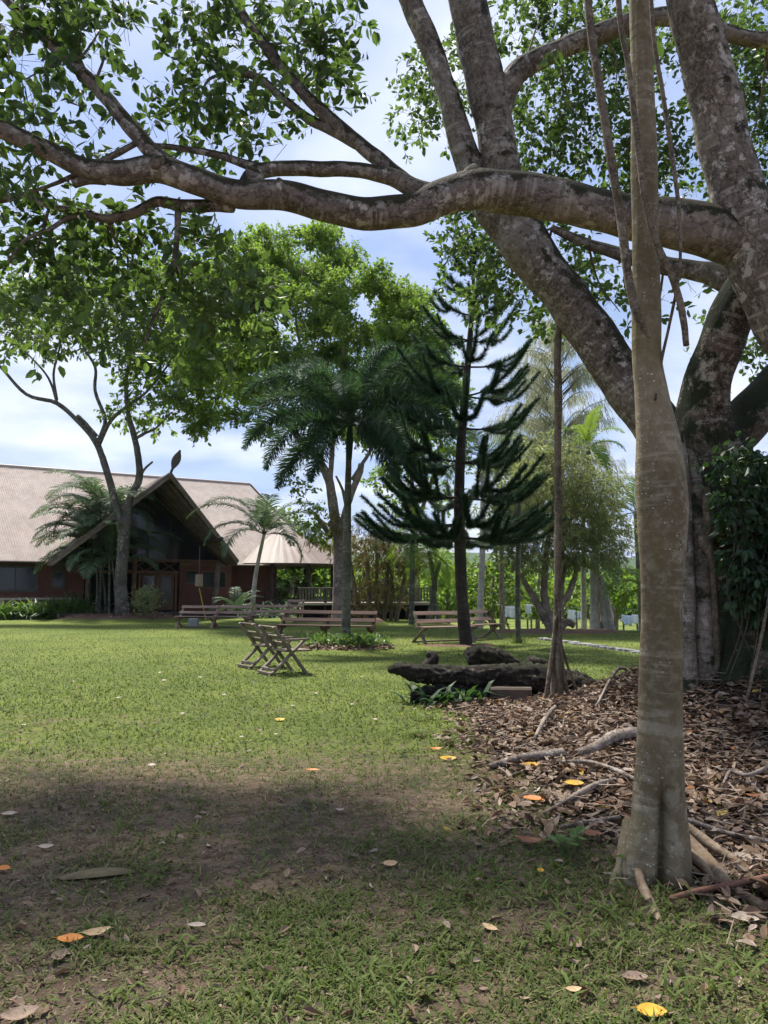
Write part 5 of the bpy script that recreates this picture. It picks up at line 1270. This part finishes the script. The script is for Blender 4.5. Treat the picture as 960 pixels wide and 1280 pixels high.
# smaller bushy palm at its foot
for lab, u, v, d in [('young leafy palm at the foot of the gable palm', 297, 755, 37.0), ('low shrub beside the pale forked tree trunk', 183, 766, 36.2)]:
    q = at(u, d); e = thing('young_palm' if 'palm' in lab.split()[2] else 'low_shrub', lab, 'plant', q)
    if u == 297:
        for j in range(12): frond(e, 'cane_leaf', q + A([0, 0, .3]), 2.4 * j, rng.uniform(.5, 1.4), rng.uniform(1.4, 2.3), 1.1, 24, .45, .04, False, .5, .015)
    else:
        mb, tw2 = MB(), MB()
        clump(mb, tw2, q + A([0, 0, .75]), (.65, .55, .55), 110, 8, .35, .15, .05, .5, .2, tone=.7); mb.build('leaves', M['weep_leaf'], e); tw2.build('stems', M['twig'], e)

# planting along the lodge
for i in range(13):
    u = 2 + i * 9 + rng.uniform(-3, 3); q = at(u, 38.7 + u * .012 + rng.uniform(-.4, .4)); n = int(rng.uniform(50, 80)); big = 1.35 if 72 < u < 105 else 1.0
    e = thing('bed_plant', 'large dark spiky strap-leaved plant at the right end of the lodge bed' if big > 1 else 'bright green strap-leaved plant in the bed below the lodge wall', 'plant', q, group='large spiky plants in the lodge bed' if big > 1 else 'plants in the lodge bed')
    mb = MB(); az = rng.uniform(0, 6.283, n); el = rng.uniform(.4, 1.45, n)
    leaves(mb, np.repeat(q[None], n, 0) + rng.normal(0, .25, (n, 3)) * A([1, 1, .3]), np.stack([np.cos(az) * np.cos(el), np.sin(az) * np.cos(el), np.sin(el)], -1), unit(A([[0, 0, 1.0]]) + randu(n) * .4), rng.uniform(.7, 1.35, n) * big, rng.uniform(.07, .12, n), np.clip(rng.normal(.5 if big > 1 else .68, .2, n), 0, 1), DROOP)
    mb.build('leaves', M['bed_leaf'], e)
for u, d in [(318, 40.5), (335, 41), (350, 42), (365, 43), (385, 44)]:
    q = at(u, d); n = 70; mb = MB(); az = rng.uniform(0, 6.283, n); el = rng.uniform(.3, 1.4, n)
    e = thing('veranda_plant', 'dark green leafy plant below the veranda railing', 'plant', q, group='plants below the veranda')
    leaves(mb, np.repeat(q[None], n, 0) + rng.normal(0, .35, (n, 3)) * A([1, 1, .4]), np.stack([np.cos(az) * np.cos(el), np.sin(az) * np.cos(el), np.sin(el)], -1), unit(A([[0, 0, 1.0]]) + randu(n) * .4), rng.uniform(.5, 1.0, n), rng.uniform(.06, .11, n), np.clip(rng.normal(.4, .18, n), 0, 1), DROOP)
    mb.build('leaves', M['cane_leaf'], e)

# far woods as one mass
LV, TW = MB(), MB()
for k in range(150):
    x = rng.uniform(-45, 75); y = rng.uniform(78, 105); h = rng.uniform(2.0, 5.5) * (1.0 if x > -5 else 1.3)
    zb = gz(x, y)
    clump(LV, None, A([x, y, zb + h * .5]), (rng.uniform(2.5, 4.5), 2.5, h * .55), 60, 9, 1.2, .75, .42, .2, .4)
kind(LV.build('far_woods', M['mid_leaf']), 'stuff')
# ------------------------------------------------------------------ the lodge
LO = A([-19.1, 42.0, 0.0]); C30, S30 = math.cos(math.radians(30)), math.sin(math.radians(30))
U = A([C30, S30, 0]); W_ = A([-S30, C30, 0]); Z = A([0, 0, 1.0])
def L(s, t, z): return LO + U * s + W_ * t + Z * z
lodge = thing('lodge', 'large lodge with pale corrugated roof, tall open gable entrance and red-brown walls', 'building', LO)
def lp(name, mat, fn, smooth=False, par=None):
    mb = MB(); fn(mb); return mb.build(name, M[mat], par or lodge, smooth=smooth) if par is None else build_sub(mb, name, mat, par, smooth)
def build_sub(mb, name, mat, par, smooth=False):
    for i in range(len(mb.v)): mb.v[i] = mb.v[i] - LO
    return mb.build(name, M[mat], par, smooth=smooth, local=True)
def lbox(mb, s0, s1, t0, t1, z0, z1, bev=0.0):
    box(mb, L((s0 + s1) / 2, (t0 + t1) / 2, (z0 + z1) / 2), (abs(s1 - s0), abs(t1 - t0), abs(z1 - z0)), U, W_, Z, bev=bev)

def ribbed(mb, p00, p10, p11, p01, pitch=.13, amp=.022, rows=8, thick=.06):
    """corrugated sheet: p00->p10 along the eave, p01->p11 along the ridge"""
    p00, p10, p11, p01 = map(lambda q: A(q, float), (p00, p10, p11, p01))
    w = max(np.linalg.norm(p10 - p00), np.linalg.norm(p11 - p01)); n = int(w / pitch) * 2 + 1
    nr = unit(np.cross(p10 - p00, p01 - p00)); nr = nr if nr[2] > 0 else -nr
    a = np.linspace(0, 1, n)[:, None, None]; b = np.linspace(0, 1, rows)[None, :, None]
    Pt = (p00 * (1 - a) + p10 * a) * (1 - b) + (p01 * (1 - a) + p11 * a) * b
    off = np.where(np.arange(n) % 2 == 0, amp, -amp)[:, None, None] + (np.arange(rows) % 2 * .018)[None, :, None]
    Pt = Pt + nr * off
    i = np.arange(n * rows).reshape(n, rows)
    Q = np.stack([i[:-1, :-1], i[1:, :-1], i[1:, 1:], i[:-1, 1:]], -1).reshape(-1, 4)
    mb.add(Pt.reshape(-1, 3), [Q], (Pt.reshape(-1, 3) - LO) * 1.0)
    mb.add(np.stack([q - nr * thick for q in (p00, p10, p11, p01)]), [[[0, 1, 2, 3]]])

EZ, RZ = 3.1, 9.45
lp('roof', 'roof', lambda mb: ribbed(mb, L(-22, -1.2, EZ), L(17.0, -1.2, EZ), L(14.4, 7, RZ), L(-22, 7, RZ)))
lp('roof', 'roof', lambda mb: ribbed(mb, L(17.0, 15, EZ), L(-22, 15, EZ), L(-22, 7, RZ), L(14.4, 7, RZ)))
lp('roof', 'roof_brown', lambda mb: ribbed(mb, L(17.0, -1.2, EZ + .02), L(17.0, 15, EZ + .02), L(14.42, 7.2, RZ), L(14.42, 6.8, RZ)))
lp('gutter', 'dark_timber', lambda mb: tube(mb, [L(-22, -1.26, EZ - .06), L(-.4, -1.26, EZ - .08)], .06, 8, 2))
lp('ridge_cap', 'roof', lambda mb: tube(mb, [L(-22, 7, RZ + .02), L(14.4, 7, RZ + .02)], .11, 8, 2))
# rounded veranda roof at the right end
vc = (14.6, 1.2); napex = L(14.3, 1.8, 5.75)
def veranda(mb):
    n = 64; th = np.linspace(-2.5, 1.5, n + 1)
    prof = [(0.0, 5.75), (.35, 5.0), (.7, 4.1), (1.0, 3.18)]
    V = []
    for k, a in enumerate(th):
        for q, z in prof:
            rr = 5.1 * q + (.03 if k % 2 else 0) * (q > 0)
            V.append(L(vc[0] + rr * math.cos(a) * .92, vc[1] + rr * math.sin(a), z))
    m = len(prof); Q = [[k * m + j, (k + 1) * m + j, (k + 1) * m + j + 1, k * m + j + 1] for k in range(n) for j in range(m - 1)]
    mb.add(A(V), [Q], [(th[i // m] * 4, prof[i % m][1] * .3, 0) for i in range(len(V))])
    mb.add(A(V) - Z * .07, [Q])
lp('veranda_roof', 'roof_brown', veranda)
for k, a in enumerate((-2.1, -1.55, -1.0, -.45, .1, .7)):
    s, t = vc[0] + 4.55 * math.cos(a) * .92, vc[1] + 4.55 * math.sin(a)
    lp('veranda_post', 'dark_timber', lambda mb: tube(mb, [L(s, t, -.2), L(s, t, 3.3)], .13, 10, 2), True)
# veranda floor and railing
lp('veranda_floor', 'dark_timber', lambda mb: mb.add(A([L(vc[0] + r * math.cos(a) * .92, vc[1] + r * math.sin(a), z) for z in (.55, .75) for r in (4.75,) for a in np.linspace(-2.4, 1.4, 24)] + [L(vc[0], vc[1], .75)]),
   [[[i, i + 1, 25 + i, 24 + i] for i in range(23)], [[24 + i, 25 + i, 48] for i in range(23)]]))
def vrail(mb):
    for z in (1.0, 1.65):
        tube(mb, [L(vc[0] + 4.6 * math.cos(a) * .92, vc[1] + 4.6 * math.sin(a), z) for a in np.linspace(-2.2, .9, 16)], .045, 6, 2)
    for a in np.linspace(-2.2, .9, 52):
        s, t = vc[0] + 4.6 * math.cos(a) * .92, vc[1] + 4.6 * math.sin(a); beam(mb, L(s, t, .75), L(s, t, 1.65), .05, .03, U)
lp('veranda_railing', 'dark_timber', vrail)

# walls, floor slab
lp('wall', 'redwall', lambda mb: lbox(mb, -22, 2.0, 0, .25, .4, EZ + .9))
lp('wall', 'redwall', lambda mb: lbox(mb, 10.4, 13.8, 0.2, .45, .4, EZ + .9))
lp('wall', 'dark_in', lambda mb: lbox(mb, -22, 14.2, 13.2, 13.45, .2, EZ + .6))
lp('wall', 'redwall', lambda mb: lbox(mb, 13.8, 14.05, .45, 13.2, .2, EZ + .6))
lp('floor_slab', 'dark_timber', lambda mb: lbox(mb, -22, 14, -1.0, 13, -.2, .38))
lp('sill_rail', 'sill', lambda mb: lbox(mb, -22, 1.4, -1.16, -1.02, .98, 1.10, .02))
def lrail(mb):
    for k in range(14):
        s = -21 + k * 1.7; lbox(mb, s - .05, s + .05, -1.14, -1.04, 0, .98)
        beam(mb, L(s + .05, -1.09, .1), L(s + 1.65, -1.09, .92), .05, .05); beam(mb, L(s + .05, -1.16, .92), L(s + 1.65, -1.16, .1), .05, .05)
lp('railing', 'sill', lrail)

def window(s0, s1, z0, z1, t, mull=1, fm='green_frame', fw=.13):
    def fr(mb):
        lbox(mb, s0 - fw, s1 + fw, t - .06, t + .04, z1, z1 + fw); lbox(mb, s0 - fw, s1 + fw, t - .06, t + .04, z0 - fw, z0)
        lbox(mb, s0 - fw, s0, t - .055, t + .035, z0, z1); lbox(mb, s1, s1 + fw, t - .055, t + .035, z0, z1)
        for k in range(1, mull + 1):
            s = s0 + (s1 - s0) * k / (mull + 1); lbox(mb, s - .03, s + .03, t - .05, t, z0, z1)
    w = lp('window', fm, fr)
    lp('pane', 'glass', lambda mb: lbox(mb, s0, s1, t - .03, t - .015, z0, z1), par=w)
    return w
window(-9.6, -5.2, 1.55, 2.75, 0, 3); window(-4.7, -.55, 1.55, 2.75, 0, 3)
w = window(.35, .85, 1.75, 2.5, 0, 0, 'green_frame', .12)
lp('shelf', 'green_frame', lambda mb: lbox(mb, .28, .92, -.14, -.06, 2.18, 2.24), par=w)

# gable wing: prow-like roof carried on round rafters
PK, PB = (4.9, -7.5, 7.55), (4.9, 4.9, 7.75)
FL, FR = (-.2, -4.0, 3.0), (9.8, -4.0, 3.25)
lp('porch_roof', 'roof', lambda mb: ribbed(mb, L(*FL), L(-.2, -1.0, 3.05), L(*PB), L(*PK), rows=6))
lp('porch_roof', 'roof_brown', lambda mb: ribbed(mb, L(9.8, -1.0, 3.25), L(*FR), L(*PK), L(*PB), rows=6))
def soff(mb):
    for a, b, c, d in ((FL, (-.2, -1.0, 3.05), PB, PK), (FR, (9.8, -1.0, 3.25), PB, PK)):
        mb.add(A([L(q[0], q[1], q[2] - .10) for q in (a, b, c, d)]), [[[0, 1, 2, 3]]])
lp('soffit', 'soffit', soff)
for side, F, Bk in (('l', FL, (-.2, -1.0, 3.05)), ('r', FR, (9.8, -1.0, 3.25))):
    for k in range(9):
        f = (k / 8) ** 1.1 * .62
        a = A(PK) * (1 - f) + A(PB) * f; b = A(F) * (1 - f) + A(Bk) * f
        dz = -.20 if k else -.06
        lp('rafter', 'logpole' if k < 7 else 'dark_timber', lambda mb: tube(mb, [L(a[0], a[1], a[2] + dz), L((a[0] + b[0]) / 2, (a[1] + b[1]) / 2, (a[2] + b[2]) / 2 + dz), L(b[0], b[1], b[2] + dz)], .10 if k else .13, 8, 2, .03), True)
    lp('verge_board', 'logpole', lambda mb: beam(mb, L(PK[0], PK[1] - .08, PK[2] - .12), L(F[0], F[1] - .08, F[2] - .12), .08, .26, Z))
lp('ridge_beam', 'logpole', lambda mb: tube(mb, [L(4.9, -7.7, 7.38), L(4.9, 2, 7.45)], .14, 10, 2), True)
for s, z in ((1.6, 4.5), (8.2, 4.6)):
    lp('purlin', 'dark_timber', lambda mb: tube(mb, [L(s, -6.0, z - .25), L(s, -1.2, z - .25)], .12, 8, 2), True)
# carved paddle finial at the peak
fb = L(4.9, -7.55, 7.5)
def fin(mb):
    n = 14; V = []
    ax = unit(A([.38, 0, 1])); sd = unit(A([1, 0, -.38])); nr = A([0, 1.0, 0])
    for i in range(n):
        t = i / (n - 1); w = .235 * math.sin(math.pi * (.08 + .92 * max(t - .22, 0) / .78 * .98)) if t > .22 else .07
        w = max(w, .05); c = fb + ax * t * 1.35
        for j in range(8):
            a = 6.283 * j / 8; V.append(c + sd * math.cos(a) * w + nr * math.sin(a) * .06)
    mb.add(A(V), [[[i * 8 + j, i * 8 + (j + 1) % 8, i * 8 + 8 + (j + 1) % 8, i * 8 + 8 + j] for i in range(n - 1) for j in range(8)], [list(range((n - 1) * 8, n * 8))]])
lp('finial', 'finial', fin, True)

# entrance front
T = -1.5
lp('entrance_wall', 'redwall', lambda mb: lbox(mb, 7.1, 10.3, T, T + .2, .3, 3.35))
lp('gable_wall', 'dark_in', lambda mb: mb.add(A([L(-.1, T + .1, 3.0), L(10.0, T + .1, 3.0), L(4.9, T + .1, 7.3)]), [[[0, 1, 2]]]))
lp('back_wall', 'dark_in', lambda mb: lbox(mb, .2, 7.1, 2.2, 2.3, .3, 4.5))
gw = lp('gable_window', 'dark_timber', lambda mb: [lbox(mb, s - .06, s + .06, T - .06, T + .06, 3.4, min(7.1 - abs(s - 4.9) * .92, 7)) for s in (2.3, 3.9, 5.2, 6.5)] + [lbox(mb, 1.9, 6.9, T - .05, T + .05, 4.85, 4.97)])
lp('pane', 'glass', lambda mb: mb.add(A([L(1.4, T, 3.3), L(7.0, T, 3.3), L(7.0, T, 4.9), L(5.2, T, 6.7), L(4.5, T, 6.7), L(1.6, T, 4.0)]), [[[0, 1, 2, 3, 4, 5]]]), par=gw)
for z in (3.25, 2.55):
    lp('beam', 'timber', lambda mb: lbox(mb, 1.2, 7.0 if z < 3 else 10.2, T - .22, T - .07, z - .09, z + .09, .015))
def lat(mb):
    for s in np.arange(1.5, 6.9, .9):
        beam(mb, L(s, T - .13, 2.64), L(s + .85, T - .13, 3.16), .05, .05); beam(mb, L(s, T - .19, 3.16), L(s + .85, T - .19, 2.64), .05, .05)
lp('lattice', 'timber', lat)
for s, tt, z1, r in ((4.35, -2.2, 4.7, .14), (1.9, -2.2, 4.2, .14)):
    lp('post', 'timber', lambda mb: tube(mb, [L(s, tt, .1), L(s, tt, z1)], r, 10, 2), True)
lp('post', 'logpole', lambda mb: tube(mb, [L(8.55, -3.4, 0), L(8.75, -3.4, 1.6), L(8.85, -3.4, 3.1)], [.19, .17, .16], 10, 4, .04), True)
for s in (5.35, 6.35):
    dr = lp('door', 'timber', lambda mb: [lbox(mb, s - .42, s - .30, T - .03, T + .04, .35, 2.45), lbox(mb, s + .30, s + .42, T - .03, T + .04, .35, 2.45), lbox(mb, s - .30, s + .30, T - .03, T + .04, 2.32, 2.45), lbox(mb, s - .30, s + .30, T - .03, T + .04, .35, .62)])
    lp('pane', 'glass', lambda mb: lbox(mb, s - .30, s + .30, T, T + .012, .62, 2.32), par=dr)
lp('door_frame', 'timber', lambda mb: [lbox(mb, s - .07, s + .07, T - .08, T + .06, .3, 2.46) for s in (4.8, 5.85, 6.9)])
window(7.5, 8.2, 1.95, 2.65, T, 0, 'timber', .07); window(8.5, 9.9, 1.7, 2.6, T, 1, 'timber', .07)
lp('band', 'timber', lambda mb: lbox(mb, 7.1, 10.25, T - .04, T, 2.95, 3.14))
lp('porch_floor', 'dark_timber', lambda mb: lbox(mb, .2, 10, -5.2, -1.0, .05, .30))
lp('step', 'dark_timber', lambda mb: lbox(mb, 3.0, 8.0, -5.7, -5.2, -.1, .16))
lp('porch_railing', 'dark_timber', lambda mb: [beam(mb, L(8.9, -3.6, 1.15), L(10.2, -2.2, 1.15), .07, .07), beam(mb, L(8.9, -3.6, .45), L(10.2, -2.2, .45), .07, .07), beam(mb, L(8.95, -3.6, .5), L(10.1, -2.2, 1.1), .05, .05), beam(mb, L(8.95, -3.6, 1.1), L(10.1, -2.2, .5), .05, .05)])
# hanging lamp shade and yellow pole at the entrance
q = P(248.5, 733, 38.5); e = thing('hanging_lamp', 'cylindrical tan lamp shade hanging in front of the dark entrance windows', 'lamp', q)
mb = MB(); tube(mb, [q, q + Z * .1, q + Z * .62], [.20, .20, .19], 16, 3); mb.build('lamp_shade', M['lamp'], e, smooth=True)
mb = MB(); tube(mb, [q + Z * .62, q + Z * 2.1], .012, 6, 2); mb.build('cord', M['wire'], e)
a, b = P(249, 735, 37.2), P(258, 764, 37.2); b[2] = gz(b[0], b[1])
mb = MB(); tube(mb, [a, b], .022, 6, 2); tag(mb.build('yellow_pole', M['yellowpole'], origin=b), 'thin yellow pole leaning at the lodge entrance', 'pole')

# raised boardwalk with balustrade, right of the lodge
bw = thing('boardwalk', 'raised timber boardwalk with slatted balustrade behind the bamboo', 'boardwalk', A([0, 39, 0]))
x0, x1, yb = -4.5, 2.6, 39.0
def wp(name, mat, fn): mb = MB(); fn(mb); mb.build(name, M[mat], bw)
wp('deck', 'sill', lambda mb: box(mb, ((x0 + x1) / 2, yb + .7, .80), (x1 - x0, 1.6, .14), bev=.02))
wp('handrail', 'post', lambda mb: box(mb, ((x0 + x1) / 2, yb, 1.62), (x1 - x0, .10, .07), bev=.01))
wp('lower_rail', 'post', lambda mb: box(mb, ((x0 + x1) / 2, yb, .97), (x1 - x0, .07, .06), bev=.01))
wp('baluster_panel', 'post', lambda mb: [box(mb, (x, yb, 1.29), (.09, .03, .58)) for x in np.arange(x0 + .1, x1, .155)])
for x in np.arange(x0, x1 + .1, 1.42):
    wp('post', 'dark_timber', lambda mb: box(mb, (x, yb + .09, .75), (.13, .13, 1.9), bev=.01))
wp('under_deck_shade', 'dark_in', lambda mb: box(mb, ((x0 + x1) / 2, yb + 1.3, .32), (x1 - x0, .1, .8)))  # near-black panel added under the deck in place of its shade
# ------------------------------------------------------------------ light and sky
SUN_EL, SUN_AZ = math.radians(63), math.radians(-32)     # azimuth clockwise from +Y (view direction)
sl_ = bpy.data.lights.new('sun', 'SUN'); sl_.energy = 4.4; sl_.angle = math.radians(6); sl_.color = (1.0, .95, .86)
so = bpy.data.objects.new('sun', sl_); COL.objects.link(so)
sdir = Vector((math.sin(SUN_AZ) * math.cos(SUN_EL), math.cos(SUN_AZ) * math.cos(SUN_EL), math.sin(SUN_EL)))
so.rotation_euler = sdir.to_track_quat('Z', 'Y').to_euler(); so.location = tuple(sdir * 60)
wd = bpy.data.worlds.new('World'); scn.world = wd; wd.use_nodes = True
nt = wd.node_tree; nt.nodes.clear(); nd = nt.nodes; lk = nt.links
out = nd.new('ShaderNodeOutputWorld'); bg = nd.new('ShaderNodeBackground'); lk.new(bg.outputs[0], out.inputs[0])
sky = nd.new('ShaderNodeTexSky'); sky.sky_type = 'NISHITA'; sky.sun_disc = False; sky.sun_elevation = SUN_EL; sky.sun_rotation = SUN_AZ
sky.air_density = 1.2; sky.dust_density = 1.5; sky.ozone_density = 1.5
tc = nd.new('ShaderNodeTexCoord'); sp = nd.new('ShaderNodeSeparateXYZ'); lk.new(tc.outputs['Generated'], sp.inputs[0])
def m(op, a, b=0.0):
    x = nd.new('ShaderNodeMath'); x.operation = op
    for i, q in enumerate((a, b)):
        if isinstance(q, (int, float)): x.inputs[i].default_value = q
        else: lk.new(q, x.inputs[i])
    return x.outputs[0]
zz = m('ADD', m('MAXIMUM', sp.outputs[2], 0), .16)
cb = nd.new('ShaderNodeCombineXYZ'); lk.new(m('DIVIDE', sp.outputs[0], zz), cb.inputs[0]); lk.new(m('DIVIDE', sp.outputs[1], zz), cb.inputs[1])
n1 = nd.new('ShaderNodeTexNoise'); n1.inputs['Scale'].default_value = 1.15; n1.inputs['Detail'].default_value = 7; n1.inputs['Roughness'].default_value = .55; n1.inputs['Distortion'].default_value = .35; lk.new(cb.outputs[0], n1.inputs['Vector'])
mr = nd.new('ShaderNodeMapRange'); mr.interpolation_type = 'SMOOTHSTEP'; lk.new(n1.outputs['Fac'], mr.inputs[0]); mr.inputs[1].default_value = .30; mr.inputs[2].default_value = .66; mr.inputs[3].default_value = .22; mr.inputs[4].default_value = 1.0
n2 = nd.new('ShaderNodeTexNoise'); n2.inputs['Scale'].default_value = 1.4; n2.inputs['Detail'].default_value = 5; lk.new(cb.outputs[0], n2.inputs['Vector'])
cr_ = nd.new('ShaderNodeValToRGB'); lk.new(n2.outputs['Fac'], cr_.inputs[0])
cr_.color_ramp.elements[0].position = .42; cr_.color_ramp.elements[0].color = (3.4, 4.5, 7.8, 1); cr_.color_ramp.elements[1].position = .68; cr_.color_ramp.elements[1].color = (8.4, 8.7, 9.3, 1)
mx = nd.new('ShaderNodeMix'); mx.data_type = 'RGBA'; lk.new(mr.outputs[0], mx.inputs[0]); lk.new(sky.outputs[0], mx.inputs[6]); lk.new(cr_.outputs[0], mx.inputs[7])
lk.new(mx.outputs[2], bg.inputs[0]); bg.inputs[1].default_value = .065

# thin humid air: far things fade a little towards blue
hm = bpy.data.materials.new('air'); hm.use_nodes = True; ht = hm.node_tree; ht.nodes.clear()
ho = ht.nodes.new('ShaderNodeOutputMaterial'); hv = ht.nodes.new('ShaderNodeVolumePrincipled')
hv.inputs['Color'].default_value = (.80, .88, 1.0, 1); hv.inputs['Density'].default_value = .00010; hv.inputs['Anisotropy'].default_value = .2
ht.links.new(hv.outputs[0], ho.inputs['Volume'])
mb = MB(); box(mb, (0, 720, 61.5), (2100, 1800, 133)); hz = mb.build('haze', hm); kind(hz, 'stuff')

vs = scn.view_settings
vs.view_transform = 'Standard'; vs.look = 'None'; vs.exposure = 1.10; vs.gamma = 1.0; vs.use_curve_mapping = False
cy = scn.cycles
cy.use_denoising = True
try: cy.denoiser = 'OPENIMAGEDENOISE'
except Exception: pass
cy.max_bounces = 5; cy.diffuse_bounces = 3; cy.glossy_bounces = 2; cy.transmission_bounces = 3; cy.transparent_max_bounces = 4
cy.caustics_reflective = False; cy.caustics_refractive = False
cy.use_adaptive_sampling = True; cy.adaptive_threshold = .02
